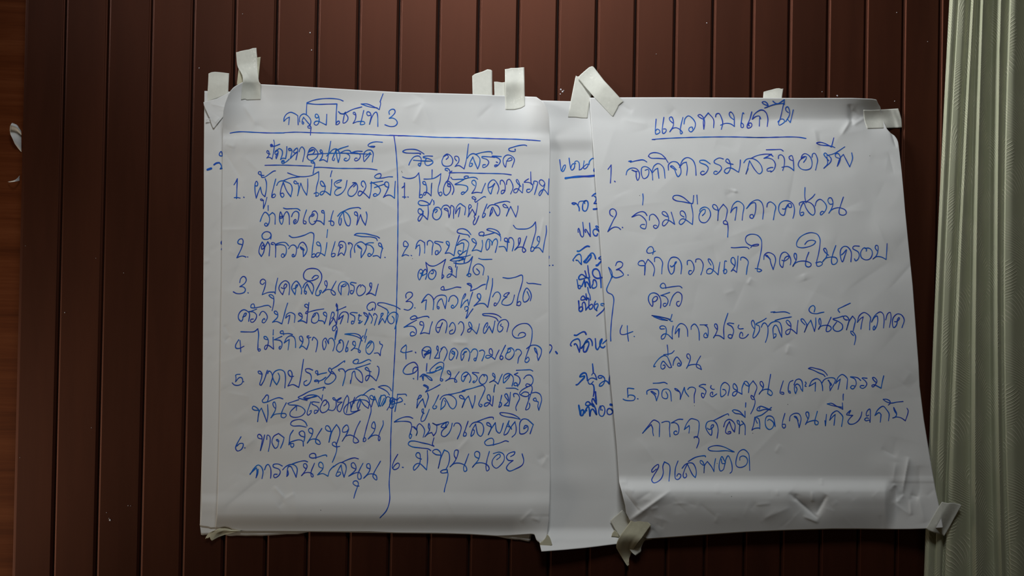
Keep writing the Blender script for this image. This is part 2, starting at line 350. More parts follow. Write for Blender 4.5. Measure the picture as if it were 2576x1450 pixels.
WRITING = {
 'front_left': [
  ('title', '1428,610 2,-18 13,-19 19,-8 21,7 *15,10 2,45/1429,610 12,-13 *15,-8 -2,19 -2,19/1508,613 -2,-14 6,-17 16,-9 17,7 16,19 3,14 *-4,17 -17,-20 *-16,-20 -7,18 0,13 5,4 3,-7 -4,-5/1541,578 1,-28 *2,-33 31,-12 45,-8 56,-1 34,5 16,7/1544,520 48,5 52,-1 *51,-1 -3,41 -1,35 *-1,28 8,0 10,-10 -3,-8 -8,3 -6,10/1559,645 -9,-2 -1,-8 8,-2 7,6 -1,19 -1,22/1604,586 -10,8 -8,-7 2,-12 8,0 8,14 1,21 -6,15 -9,5 -10,-8 7,-11 14,-1 16,7 *24,12 2,-30 1,-24/1703,562 14,11 14,-2 8,-8 -6,10 -23,-2/1735,571 38,-20 47,-13/1735,568 15,21 -1,14 -12,14 -11,2 2,-20 6,-28/1787,578 -9,-5 -1,-7 7,-1 6,13 -2,21 *-12,22 18,-8 21,-2 17,2 3,9 -13,5 -9,-1 5,-20 12,-50/1862,580 -11,2 -6,-11 3,-8 10,1 9,16 -4,26 *-4,19 11,-33 14,-24 9,-4 6,14 2,58/1898,543 -41,-6 *-40,-14 29,0 31,12 *31,16 7,-32 *-3,-7 15,-40/1959,575 -2,-14 13,-11 13,1 5,13 -13,18 *-17,13 17,-1 17,9 7,15 -9,14 -22,5 -21,-5 -10,-4'),
  ('rule', '1158,670 27,-5 32,-2 62,3 70,3 81,0/1427,668 61,-3 87,3 122,3 139,5 104,5 96,2/2003,684 33,-1/1982,684 8,56 8,100 4,160 -2,300 -4,200 -6,200 -14,270 -10,240 -2,130 -6,90 2,90 -16,50 -32,36/1960,681 42,1 97,4 104,5 140,2 139,5 121,3 63,4/2649,703 69,6/2003,684 30,-1'),
  ('heading', '1359,775 -11,-2 -6,-9 3,-6 5,2 4,13 -2,10 *-10,12 14,-3 *13,8 9,-44 2,-39 -3,-12/1371,733 -7,-3 2,-4 7,7 -5,5 -6,-3 -1,-6 5,-3/1363,738 20,-3 24,-9/1397,771 -11,6 -3,-7 4,-11 7,-4 5,9 -2,16 *-7,19 -2,-9 4,-12/1388,763 16,-15 14,8 3,17 *-10,30 11,-7 *15,2 5,-32 1,-28/1421,813 11,5 -7,5 -7,-3 0,-10 11,-2 1,10 9,-3 16,-14/1467,756 -12,1 -3,-8 8,-2 9,12 -4,21 *-4,17 13,-14 21,-17/1497,763 -16,7 -4,-7 7,-11 11,-7 3,11 -9,48/1505,763 4,-14 10,-10 13,17 -9,57/1573,756 -23,10 21,-14 12,5 -8,16 *-25,5 -5,12 9,14 14,3 21,-10 11,-20 -8,-21 -19,-14 -16,10 -8,21 -4,17/1622,773 -11,-10 0,-8 6,0 6,15 -3,20 *-12,18 19,-4 *19,11 7,-42 11,-62/1644,785 14,-15 18,-18 17,-2 12,13 5,20 *-8,34 -7,-27 -5,-34/1690,756 -13,31 -5,17 8,4 3,-11/1688,759 26,-12 38,-12/1714,768 24,-11 21,1 7,10/1714,770 31,3 14,12 -3,16 -14,9 -11,-6 6,-8 6,1/1766,770 28,-9 28,1/1766,771 35,0 12,12 -7,18 -16,9 -7,-6 7,-9 7,2/1839,787 24,-19 -6,15 -16,20 -9,10 -3,-19 3,-24 16,-14 19,0 10,14 -4,45/1867,740 16,-2 -6,3 -14,-4 23,0 -7,4/1874,740 -17,-3 -6,-6 11,-10 26,-7 36,2/1550,779 77,-6 104,-2 136,5/1578,822 -12,-4 -1,-7 8,0 10,12 -3,23 -5,27'),
  ('underline', '1333,832 85,-1 70,2 79,3/1580,843 30,-1 87,5 69,1 87,1 44,6'),
  ('item', '1177,930 8,-12 *9,-18 -2,44 -2,55/1179,995 13,-1 16,3/1226,992 2,2/1283,934 10,2 4,-13 -7,-11 -6,11 -1,39 *6,35 11,-32 *10,-23 9,34 *14,14 7,-39 0,-34 -6,-18/1328,883 -14,-1 -15,-10 4,-8 9,1 2,13 3,14 13,0 26,-17 21,-14 9,-1/1326,1008 -12,1 -4,-6 6,-2 8,9 *1,40 10,-26 8,-31/1387,901 -10,40 -9,38 0,14 12,0 6,-10 -6,-7 -9,7 -2,8/1392,933 9,-16 17,-7 21,5 23,12 8,21 *-7,42 -20,-28 *-18,-44 -12,37 -2,24 9,14 9,-10 -6,-11 -10,2/1428,908 32,-12 49,-6/1503,922 -17,3 -8,-8 5,-7 8,5 12,22 -1,21 *-5,27 *16,-63 13,33 *17,27 5,-41 0,-41/1447,870 27,10 28,8 31,1 35,-6 *35,-19 0,35 -11,45 *-3,44 12,-4 2,-10 -11,-5 -12,5/1637,937 -17,-1 -9,-19 6,-6 8,6 11,24 -6,28 -13,12 -7,-5 7,-11 17,-2 *28,19 5,-41 2,-37/1670,860 -5,17 -2,12/1693,922 17,-7 9,-9 -22,4 -15,13 8,16 *26,5 -23,9 -10,19 10,11 24,-9 20,-26 9,-40/1778,941 11,-12 1,-7 -17,-2 17,0 9,21 -7,28 -22,19 -16,-5 -4,-14 9,-21 28,-27/1827,941 -9,-11 2,-15 9,-4 12,26 -18,35 -15,14 -7,-7 7,-17 19,7 *31,28 8,-35 2,-47/1863,922 28,-5 34,-5/1869,917 29,17 16,21 -7,21 -23,12 -6,-7 10,-7 9,5/1884,944 49,-17/1909,897 8,-12 -3,-11 -17,3 -13,12 7,7 32,0 31,-6 21,0/1956,944 -16,-7 -5,-12 5,-9 12,2 4,16 -13,35 *-14,24 18,-10 17,0 *21,15 1,-43 3,-42'),
  ('item', '1309,1114 12,-31 12,-15 14,9 9,20 -4,28 -12,13 -9,-6 4,-9 8,2 4,11/1349,1035 0,25/1356,1082 *14,-12 12,10 2,48/1408,1087 5,5 7,-7 -2,12 -8,2 -3,-16 4,-17 7,14 7,24 -8,25 -9,-14 -2,-25 5,-24/1425,1092 9,-19 9,-8 10,15 3,49/1426,1047 13,4 35,-1 24,1 11,8/1467,1090 7,-17 14,-10 14,8 1,19 -8,28 -14,8 -4,-11 9,-11 4,7 -7,7/1542,1057 -9,26 -7,27 2,15 10,1 2,-9 -9,-6/1568,1090 12,-7 -2,-8 -8,8 3,-17 12,-4 12,15 -1,20 -11,25 -15,8 -13,-12 -1,-21 15,-20/1631,1073 -11,-3 -1,-9 8,-1 5,17 *-2,54 -17,-16 -17,-4 -16,4/1677,1061 -10,33 -2,38 11,3 4,-13 -8,-9 -18,0/1699,1088 15,-17 17,-7 21,16 11,28 -6,28 -10,-1 -12,-24 *-8,-45 -18,28 -4,28 6,12 6,-19 -1,-16/1728,1063 31,-13 31,-5 16,0 8,5/1799,1087 -14,-7 -1,-12 9,-1 7,20 *-5,44 9,-23 *10,-28 9,28 *15,25 8,-36 0,-17 -4,-13'),
  ('item', '1216,1231 -17,-5 -3,-7 8,-14 13,-3 6,10 -6,31 *-25,54 18,-7 13,-1 14,5/1245,1293 2,1/1328,1250 -11,4 0,-14 7,-7 *7,19 -3,-22 *-9,-12 -12,25 -4,28 *12,20 11,-20 *5,-24 *16,-30 9,16 -2,54/1362,1203 2,-19 -5,-12 -14,-6 -15,3 -12,15 6,18 18,3 15,-7 6,-10/1375,1231 -11,-3 4,-7 12,2 6,14 0,57/1386,1230 25,-9 25,0 16,16/1387,1235 24,-4 23,7 7,19 -5,26 -13,13 -8,-7 5,-11 9,2 0,9/1452,1252 11,-15 14,-4 13,10 1,25 -8,22 -11,2 -2,-9 7,-3 2,9/1498,1249 11,-23 14,-7 15,14 7,24 -8,21 *-11,13 0,-30 4,-4 -20,-15 7,12 12,5/1455,1186 15,9 28,-2 35,-10 31,-13 13,6 2,19 -6,45 *-5,54 12,0 7,-11 -7,-6 -10,5/1613,1237 -14,-2 -7,-12 7,-6 9,6 7,27 -5,28 -16,16 -5,-7 7,-14 19,2 *19,12 7,-37 4,-29/1648,1156 -2,21 -2,18/1686,1216 -9,31 -10,35 3,10 13,-3 3,-11 -10,-3 -7,5/1710,1250 14,-8 -1,-7 -11,-4 -3,12 5,6/1710,1252 4,-5/1702,1238 8,-21 18,-1 10,10 2,28 *-9,31 -14,-12 *-17,14 5,-19 7,-25/1756,1230 -4,-7 11,0 10,10 -9,31 0,32/1785,1270 -2,-27 11,-17 21,-9 15,7 13,16 -6,24 *-20,33 0,-26 3,-17 -23,-21 6,10 17,11/1783,1183 11,-7 42,0 34,7 28,8 11,7/1783,1183 35,7 52,3 23,7 5,11/1837,1230 20,-8 22,0/1839,1231 24,4 16,19 -5,24 -17,13 -7,-8 7,-8 10,7/1926,1250 -7,-7 -12,-6 -2,-13 9,0 9,26 -6,25 *-3,24 -16,-12 -21,2/1936,1295 2,1'),
  ('item', '1206,1422 4,-18 12,-12 10,2 7,14 -7,17 *-25,18 16,1 11,11 -4,15 -20,8 -21,-1 -15,-8/1247,1473 2,2/1331,1423 -10,9 -11,-7 1,-12 12,-8 12,8 -1,26 *-15,44 30,-11 *31,-2 *5,9 2,-33 10,-46/1415,1448 14,5 8,-5 6,-14 -7,-5 -8,14 3,10 *-9,30 -11,-13 -8,-20 12,-25 21,-12 17,12 4,25 -3,33/1476,1453 12,-3 10,-16 -8,2 -4,14 2,10 *-4,23 -10,-16 -7,-17 7,-21 17,-14 18,21 8,21 -1,22/1524,1448 9,-19 17,-12 18,8 10,25 *-7,30 -14,-27 *-12,-24 -10,21 -4,20 7,11 4,-12 -6,-4/1570,1401 15,-14 16,2 0,7 -23,14 -28,3 -20,-12 -2,-24 15,-20 28,-6 28,6 18,23 0,28 -14,31 -14,31 1,16 13,1 10,-13 4,-11 -9,0 2,14/1644,1441 -8,-7 -2,-16 7,-5 5,12 -3,21 *-21,28 22,-16 25,2 17,14 0,10 -10,0 -11,-17 7,-17 19,-35/1716,1439 12,4 14,-9 -2,-5 -12,3 -9,11 *-3,41 -13,-24 2,-24 12,-16 18,-2 17,14 5,25 -5,27/1792,1425 -26,-3 -3,7 17,10 2,18 -11,22 -7,-3 0,-13 9,0/1813,1444 5,-8 -7,-2 -12,12 -5,24 10,18 18,-4 15,-17 0,-21 -14,-12/1867,1448 -7,-12 2,-11 7,0 0,21 -9,21 *-17,16 20,-7 *26,12 6,-28 8,-30'),
  ('item', '1378,1505 -15,-8 -10,-11 10,-3 12,8 3,18 -3,28 -6,26/1281,1545 -5,-15 -11,3 -3,14 12,3 33,-5 28,-7 17,0 11,9/1223,1594 -3,2 14,-6 5,-13 -7,0 -9,19 -3,14 -7,7 -12,-11 -2,-17 11,-21 17,-9 17,7 11,12 -4,39/1251,1571 40,-15/1253,1568 23,3 14,14 -2,18 -16,19 -10,-2 0,-12 12,-2/1305,1587 9,-16 10,-4 14,11 7,18 -7,19 -10,10 -9,-3 2,-11 9,-8 3,7/1397,1585 -14,-7 -3,-10 9,-2 8,12 -1,18 *-25,26 19,-4 *28,12 11,-41 8,-32 10,-31/1437,1601 6,-19 17,-9 14,4 9,8 -2,38/1437,1601 13,-11 *8,-3 -3,19 -5,23/1521,1597 -12,-8 -7,-9 7,-5 10,10 0,18 *-19,15 19,-3 *24,11 3,-37 8,-66/1545,1549 -10,-6 -2,-8 10,-4 9,12 -2,18 -5,17 -8,-1 8,-11 *7,5 37,-10 40,-6/1575,1597 12,-15 -5,-4 -12,21 -2,21 14,7 17,-10 5,-21 -8,-21 -14,2/1641,1592 -11,-7 -3,-10 9,-4 8,11 -5,28 *-7,20 -5,-12 -23,-5/1657,1636 5,-30 10,-35 7,2 2,16 -12,14/1657,1636 *22,-35 *14,31 4,-33 3,-31 -7,-40/1695,1547 -5,-10 3,-7 5,10 *-5,24 24,-10 23,-10/1690,1634 -16,14 0,15 7,2 9,-14 *1,-12 6,16 -11,55/1703,1608 7,-23 14,-14 18,0 10,11 -3,41/1703,1608 14,-12 *11,-9 -7,19 -9,24/1797,1575 -27,-2 -9,5 22,14 2,14 -8,23 -8,1 1,-13 8,0/1818,1589 -14,-2 *4,-4 -4,30 9,0 -9,14 6,0 12,-10/1851,1596 -12,-7 -10,-16 17,9 2,17 *-13,35 18,-35 *4,-24 12,17 5,14 -7,21/1884,1561 6,-24 -6,-14 -14,-2 -17,10 -7,16 7,14 14,0 10,-11 -3,11/1879,1587 5,-9 13,11 -6,24 -7,24/1916,1603 3,-25 9,0 -14,25 *-9,30 *19,-30 *13,22 10,-29 5,-28/1956,1575 -9,-16 -28,-16 -19,-10 2,-7 24,-2 35,9 31,10 21,13/1973,1592 9,11 -2,20 -12,7 -14,-10 -4,-21 14,-21 21,-7 16,11 -2,28 -13,45'),
  ('item', '1201,1710 -16,28 2,14 16,2 24,-11/1207,1714 3,31 1,26/1212,1670 32,1 35,-2 *18,-14 4,28 -3,41 *-1,35 6,9 7,-5 -3,-7 -9,3/1345,1710 -14,-5 -3,-10 9,-1 12,16 -2,28 -10,21 -6,-3 4,-16 14,-2 *27,19 -2,-40 0,-20/1375,1660 -1,26/1418,1693 *-38,17 28,4 10,10 -1,21 -9,13 -4,-8 6,-7/1427,1686 -2,-14 -3,-7 -11,4 0,8 18,3 24,-1 18,5/1430,1726 13,-26 20,-10 16,7 7,20 1,32/1430,1726 16,-12 *9,-5 -2,22 -4,30/1523,1723 -14,-13 -2,-15 9,-3 7,11 0,20 *-16,28 12,-9 *24,17 11,-35 -2,-24/1564,1698 -17,2 -2,-7 9,-2/1571,1712 6,-15 19,17 0,24 -7,33/1637,1717 4,18 -5,17 -6,9 -7,-23 2,-24 12,-12 *16,28 2,-23 14,-5 12,15 2,21 -8,28/1692,1665 -6,25 -1,19/1705,1723 9,-13 -9,7 9,9 -7,0 -10,12 -4,21 14,13 14,-9 7,-25 -4,-21 -10,-8/1753,1716 -10,29 -3,25 9,-4 -1,-17 -5,3/1785,1740 -10,-7 2,-14 8,0 4,16 -6,14 *-16,15 13,-10 17,2 16,12 -3,7 -7,-5 14,-60/1735,1682 17,-2 38,0 21,10 *7,17 -17,-10 -28,-9 -38,-6/1822,1716 -5,-11 10,-15/1845,1657 -13,46/1843,1693 -7,30/1848,1752 17,-21 4,-8 -19,8 -9,21 2,21 14,10 15,-13 9,-21 -4,-25 -14,-8 -13,12/1910,1719 2,11 12,7 -8,26 *-3,27 -11,-13 -19,1'),
  ('item', '1208,1884 -16,1 *-7,4 2,15 *-2,18 18,-21 12,0 6,14 -6,17 -19,8 -18,-3 -10,-10/1223,1920 3,2/1319,1883 -16,-3 -5,-10 9,-2 10,12 -1,21 -9,35 *7,3 14,-24 17,-51/1347,1880 5,-12 11,5 8,24 -5,21 -7,27/1399,1878 7,16 -3,21 *-11,22 -15,-22 -5,-25 11,-20 25,-9 21,9 7,27 -3,55/1477,1894 -14,2 -12,-13 -1,-13 8,-6 9,9 2,24 *-20,46 25,-7 *29,14 7,-32 17,-109/1573,1863 -19,-7 -17,3 3,12 21,12 5,21 -9,25 -17,12 -10,-5 0,-13 13,-8/1601,1883 -11,-3 -3,-10 9,-4 3,14 *-2,8 16,-6 30,-6/1601,1929 3,-11 -12,-5 -10,4 1,3 23,-2 17,-7 16,-12/1677,1882 -12,-5 -12,-14 5,-11 9,7 -5,24 -28,35 3,12 18,3 24,-15 11,-21 -11,-20 -12,-14 30,-21 38,-26 -2,7/1709,1868 -7,-7 22,-4 11,13 2,17 -13,54/1738,1873 11,-10 31,-6 21,4 17,16 7,27 -3,21 -12,-5 -20,-23 -7,-29 -10,9 -3,20 *-7,33 1,-15/1790,1853 42,-13 30,-10/1799,1826 5,-9 -3,-8 -16,3 -9,11 7,7 28,-2 46,-18 9,7/1867,1871 -17,-5 -13,-10 6,-7 10,7 7,21 -3,20 -13,20 -5,-6 4,-17 17,-4 *33,27 12,-37 0,-31 -7,-6'),
  ('item', '1302,2066 -23,-2 -10,-8 5,-11 14,5 14,16 -2,23 *-4,33 7,-47 *12,-21 13,31 *14,39 6,-39 -2,-48/1345,2021 5,-16 -1,-14 -7,-3 -14,17 -9,12 5,9 21,-3 32,-14 27,-7 19,6/1387,2057 -10,-10 -4,-17 7,-7 7,14 -2,27 *-22,39 17,-16 31,-5 25,1 4,9 -11,11 -14,-5 0,-13 8,-24 17,-33/1503,2012 -33,11 *-22,8 5,6 35,3 31,10 16,20 -16,22 -38,9 -21,-9 0,-17 *28,-30 3,-2 0,23/1545,2016 -43,-13 -2,-3 23,-12 34,-18 *73,-22 *6,5 -6,-2 -5,14/1526,2003 24,-12 28,-3 18,5 -39,10 -27,2 *15,5 51,-17 19,16/1623,1988 -5,28/1564,2023 -10,27 -9,32 5,8 14,-12 2,-12 -7,4/1606,2026 -35,-2 -1,9 26,14 7,14 -11,17 -10,3 1,-15 13,0/1629,2043 14,-13 -2,-16 -11,2 -13,21 -7,24 10,16 21,-6 14,-21 -4,-24 -14,-12/1697,2014 -18,-2 -5,-9 7,-1 9,17 0,28 -14,19 -23,-3/1695,2019 15,-10 7,-7 -19,10 -1,11 *24,1 -21,19 -3,20 12,10 10,-16 16,-48 *12,-19 7,15 -11,72/1811,2063 -28,14 -27,10 -21,-5 -5,-21 15,-24 32,-18 41,-7 28,7 17,21 4,28 -7,28 -14,48 -10,39 *-9,38 7,2 7,-9 -6,-11 -8,7/1763,2026 *3,31 19,-59 -12,39 -7,34 21,0 23,-7/1801,2064 12,-38 *-3,-17 -13,31 4,23/1780,2030 14,-28 28,-14 24,7 12,21 *-5,40 -21,-16 -22,-33/1825,1990 28,-23 21,-10 10,3/1886,2012 -19,-3 -7,-12 9,-7 12,15 -5,18 *-7,24 *15,-52 11,28 *10,24 7,-24 5,-33/1933,2005 -14,28 -5,12 -9,-22 11,-28 21,-5 3,29 *-17,24 10,-20 17,-26 14,8 0,28 -17,31/1903,1948 16,-6 24,0 18,11 8,14/1903,1948 27,12 20,14 9,14/1971,2026 11,-7 1,14 -15,0 -7,-17 10,-14 14,7 -10,45 -14,-4 3,-24 21,-17 12,7 -5,27 -5,28'),
  ('item', '1212,2199 -20,36 -7,21 9,14 19,-7 10,-18 -1,-12 -16,0 -14,12/1230,2254 3,1/1319,2210 -19,-5 -4,-12 7,-7 11,7 5,17 -3,28 *-6,30 11,-33 10,-45/1342,2212 3,-22 12,7 2,27 -9,48/1404,2220 -8,1 -6,-7 7,-2 4,16 -5,21 -11,8 -10,-12 -7,-21 9,-27 *24,-15 *28,21 -6,25 -12,28/1475,2166 -15,24 *-5,38 19,-7 31,-7 18,7 3,24/1530,2200 -18,-7 -7,-14 14,-10 12,7 2,24 -4,21/1455,2228 -2,12 9,-10 1,15 6,7 8,-7 -1,-12 -13,0/1545,2144 -8,-17 -21,-14 -25,0 -24,10 -5,13 12,8 35,0 31,6/1571,2184 -14,-7 -5,-15 11,-7 10,8 -2,23 *-25,44 15,-16 24,-4 21,9 5,16 -8,2 -14,-9 1,-21 29,-50/1669,2172 -21,-3 -11,-12 4,-13 10,0 14,25 -5,28 *-5,29 17,-57 *21,-32 14,21 3,21 -7,28 -10,28/1709,2247 -19,2 -18,-11 2,-10 12,-2 7,16 0,28 -10,31 -11,26/1752,2162 -7,10 -21,2 2,-19 19,-16 9,19 -9,25 *-23,38 16,-24 21,-7 18,5 20,15 7,13 -17,7 -9,-6 2,-24 14,-45 18,-35/1883,2158 -13,-7 2,-17 9,-11 7,18 -5,28 *-31,41 18,-15 21,-5 18,7 3,13 -5,9 -4,-9 7,-31 18,-43 -1,-18'),
  ('item', '1258,2389 21,-32 19,-16 16,9 9,24 -5,35/1257,2386 *33,-31 3,19 *-5,31 9,-21 1,-21/1331,2365 9,-22 9,-5 12,19 2,31 -2,19/1420,2346 -21,-10 -24,3 0,11 29,13 6,14 -9,18 -18,10 -6,-7 3,-10 14,0/1422,2365 14,-15 27,-12 21,5 11,17 *-5,42 -13,-28 -15,-26 -12,2 *-7,48 7,-10 -2,-18/1470,2336 32,-11 31,-5 14,5/1540,2360 -12,-10 0,-14 9,-2 8,12 -8,21 *-20,27 16,-13 24,-2 16,9 2,12 -7,0 -4,-19 18,-49/1589,2308 -2,-21 -12,-5 -16,7 -2,10 14,7 28,-5 28,-9 14,-1 3,6/1622,2357 -16,-7 -3,-14 8,-10 12,8 2,23 *-27,33 25,-6 *27,13 8,-27 21,-24/1677,2351 20,-15 20,-8 18,8 7,21 *-11,45 -10,-32 *-5,-29 -13,22 -12,32 9,2 14,-13 -2,-7 -15,0/1717,2329 35,-16 31,-8 20,5/1787,2360 -17,-9 -2,-17 10,-5 11,14 1,20 *-36,34 33,-16 21,-2 9,16 -2,15 -11,2 -5,-17 9,-28 18,-35/1860,2360 -14,-7 0,-16 11,-3 6,16 -6,24 *-27,33 23,-19 24,-2 16,9 2,21 -7,-2 -12,-16 5,-17 33,-59/1806,2447 -16,-2 -14,-12 4,-10 14,-2 9,12 -6,21 -10,28 -7,26'),
  ('heading', '2057,830 7,-17 18,-23 24,-5 12,11 0,21 -5,19 -9,-6 4,-8 *10,1 -7,14/2113,778 4,-5 -42,-2 -35,-2 -14,-6 11,-8 31,-4 28,3 21,10 16,11/2176,786 -28,-1 -18,4 -1,3 22,5 21,9 6,11 -13,12 -15,4 -10,-6 -2,-14 6,-14/2080,806 19,2 35,2 38,1/2245,802 11,-12 -7,-10 -18,9 18,-14 21,12 8,23 -8,20 -21,7 -19,-5 -7,-19 7,-21/2297,809 -8,-10 -1,-11 11,-2 9,8 0,19 *-19,25 19,-5 *27,17 11,-44 11,-81/2351,796 12,-16 18,-7 17,7 16,19 -2,28 *-9,23 -13,-30 *-11,-30 -14,27 -3,20 10,-1 5,-13 -8,-1/2391,777 35,-10 35,-4 13,3 1,9/2489,792 -32,-3 -33,0 2,5 24,9 9,14 -12,20 -17,6 0,-13 12,-1/2522,788 -30,-2 -17,0 17,4 21,11 4,12 -14,21 -13,5 -1,-7 12,-2/2497,815 6,3/2548,810 14,0 14,-7 -4,-9 -14,5 -10,18 -5,24 -11,-21 0,-21 12,-16 16,-3 19,9 9,14 -12,39/2593,752 -3,-2 3,9 -10,3 -21,-5 -2,-8 23,-9 31,-8 28,-2 8,4'),
  ('underline', '2266,867 7,-6/2259,870 49,-1 104,3 122,3 38,5'),
  ('item', '2252,860 -12,-5 1,-7 11,0 11,12 -6,37 -7,20 6,11/2023,945 11,-10 *1,-14 0,76/2025,991 18,1/2051,991 3,1/2025,890 18,7 28,0 21,-9 *15,-18 6,61 *-3,63 10,1 7,-10 -7,-6 -9,4/2144,931 -14,-5 -3,-10 9,-3 10,25 0,25 -10,20 -6,-6 7,-9 14,2 *18,16 3,-62 1,-2/2172,922 -2,34 -1,30/2174,855 -1,40/2133,901 22,0 28,-4 20,-11 *15,-12 -4,36 -9,35 0,25 11,16 8,-11 -5,-9 -10,5/2256,924 -4,11 11,5 3,-12 -7,-5 8,15 -4,28 -18,17 -10,-6 -4,-21 7,-28 12,-16 13,4 17,22 3,21 -8,20/2268,892 9,10 31,0 28,-1 17,-6 4,-7 -14,-2 -9,6 9,5 34,-5 18,3 8,7/2334,903 -30,17 -15,8 33,2 28,8 3,14 -14,18 -14,9 -5,-6 9,-7 8,2/2388,935 -14,-14 2,-11 10,-3 9,12 -4,26 *-17,28 24,-5 *25,3 8,-22 11,-26/2459,945 16,-7 15,-16 -8,16 -7,18 -6,20 -12,-20 0,-28 14,-19 14,-4 19,23 6,21 -8,26/2517,928 1,-18 9,-3 12,17 2,28 -7,18 -11,5 -1,-12 8,-6 11,3/2548,928 3,-19 11,-7 15,22 4,21 -12,31/2621,938 -18,-17 -6,-14 5,-4 12,25 -4,21 -13,21 -11,-2 0,-12 17,-6 *25,21 3,-26 0,-19/2659,900 -14,9 *-8,8 26,2 17,12 -3,21 -18,17 -9,-5 2,-10 14,-2/2673,928 -2,-18/2670,865 1,43/2685,926 2,-14 17,4 -5,29 -10,34/2741,924 -9,13 -14,-9 -5,-14 7,-9 12,4 9,15 -9,32 -17,29 -4,-7 11,-19 14,-5 *22,26 2,-42 2,-38'),
  ('item', '2130,1063 -7,14 -13,-1 -7,-13 5,-12 10,2 11,21 -9,24 -12,15 -5,-8 7,-17 13,-7 *28,24 4,-35 -2,-36/2163,1029 -22,5 -28,-2 -9,-10 6,-11 13,-1 25,8 *14,11 13,-26/2181,1010 3,12 -2,8/2191,1070 9,-10 -3,-7 -9,4 -9,8 11,-19 17,-2 14,19 -2,21 -12,18 -14,4 -14,-11 -2,-18 9,-20/2219,1055 12,-19 18,-3 14,13 3,21 *-7,28 -3,-18 -2,-12 -19,-12 0,-3 14,0 7,13/2266,1046 4,-12 13,9 -1,27 0,29/2292,1075 5,-32 18,-18 14,9 12,9 -3,38/2292,1075 12,-22 *11,-9 -4,23 -5,24/2363,1050 9,-11 -9,-10 -5,10 2,24 *-5,28 *21,-38 *17,30 7,-37 3,-25/2391,1004 -14,-5 -2,-7 9,-2 11,11 -7,10 *5,7 44,-29 6,3/2388,1081 -2,10 4,7 -9,21 3,12 7,-3 11,-23 7,-18/2450,1027 -12,30 -10,27 0,11 10,-7 4,-12 -9,-4/2452,1048 12,-14 21,-4 21,9 9,21 -4,21 -8,5 -14,-23 -11,-20 -8,17 *-6,27 14,-24 -3,-13/2489,1026 28,-8 34,-5 14,5/2555,1046 -18,-3 -7,-11 7,-4 14,11 7,14 *-10,34 *21,-48 *26,53 10,-35 1,-20'),
  ('item', '2045,1240 -12,0 -3,-17 8,-10 16,18 -17,30 *-14,28 17,-7 17,5/2068,1285 3,2/2091,1252 8,-29 14,-14 *23,12 1,26 -1,27/2091,1252 10,-15 *10,-4 2,28 -3,25/2150,1233 1,-16 11,-7 16,13 -3,27 -2,32/2228,1220 -38,-5 -4,5 24,13 9,21 -9,17 -15,11 -5,-5 3,-14 12,0 -2,7/2257,1237 -10,-11 -2,-10 11,0 5,14 -5,17 *-16,28 21,-2 *23,14 10,-50 17,-52/2299,1235 12,-19 18,-10 10,0 19,17 -5,31 -9,35 -10,31/2299,1235 *23,-12 10,1 0,23 -7,28 -10,7 -11,-11 4,-10 12,3/2346,1261 -21,14 *-21,19 33,-2 30,-9/2264,1311 19,-12 39,-3 15,7 -29,8 -28,3 -14,-4 21,-9 42,0 -21,13 24,-10 5,16/2362,1193 -5,-9 -32,-7 -24,-8 2,-12 22,-6 21,6 14,12 9,12/2397,1226 -18,-10 -5,-13 10,-1 13,21 -9,20 *-13,20 23,-5 *23,9 7,-34 -2,-23/2431,1189 4,-17 -12,-5 -13,7 2,10 21,1 28,-6 28,-8/2517,1182 -11,-17 -24,-12 -25,-2 -8,5 19,7 35,14 15,14 1,21/2461,1212 3,14 -3,21 -11,12 -5,-12 2,-28 10,-16 18,16 *0,14 7,-21 14,-10 7,14 -4,27 -7,27/2562,1219 -23,-7 0,-12 12,0 2,30 *-3,34 -13,-22 -26,0/2558,1219 4,-21 12,-1 10,15 0,25 -7,26/2610,1230 -1,-30 8,-2 -3,28 *-24,32 17,-13 24,0 14,16 -10,9 -7,-9 7,-28 15,-44/2583,1134 14,16 27,3 32,-3 24,-14 *14,-19 2,40 -13,52 -12,45 0,10 9,0 8,-14 -8,-8 -10,7/2713,1219 -10,-12 3,-16 7,0 2,18 -7,21 *-19,20 22,-3 *20,23 8,-51 10,-52 -1,-31'),
  ('item', '2113,1374 16,9 -9,-4 10,-14 11,-10 7,24 -7,26/2120,1386 9,-17 -12,-14 -11,14 -3,24 7,16 *10,-19 28,-18 *-6,-52 18,16 23,3 31,-14 *28,-20 -14,50 *-5,48 10,-13 -5,-7 -4,3/2169,1376 8,1 4,-10 -9,-9 11,0 10,11 -3,21 -14,16 -14,-3 -7,-13 7,-21 14,-12/2268,1369 5,-11 -14,-8 -2,-7 11,1 7,21 -9,25 -16,7 -1,-7 12,-11 16,5 *18,13 2,-32 3,-22/2294,1318 -2,26/2283,1323 28,5 28,-3 21,-10 *17,-23 -7,31 -13,53 -2,15 10,0 4,-10 -12,-4 -9,9/2398,1353 14,16 -3,10 -12,4 -14,-14 -2,-21 17,-18 18,0 18,16 -4,38/2408,1300 15,5 52,0'),
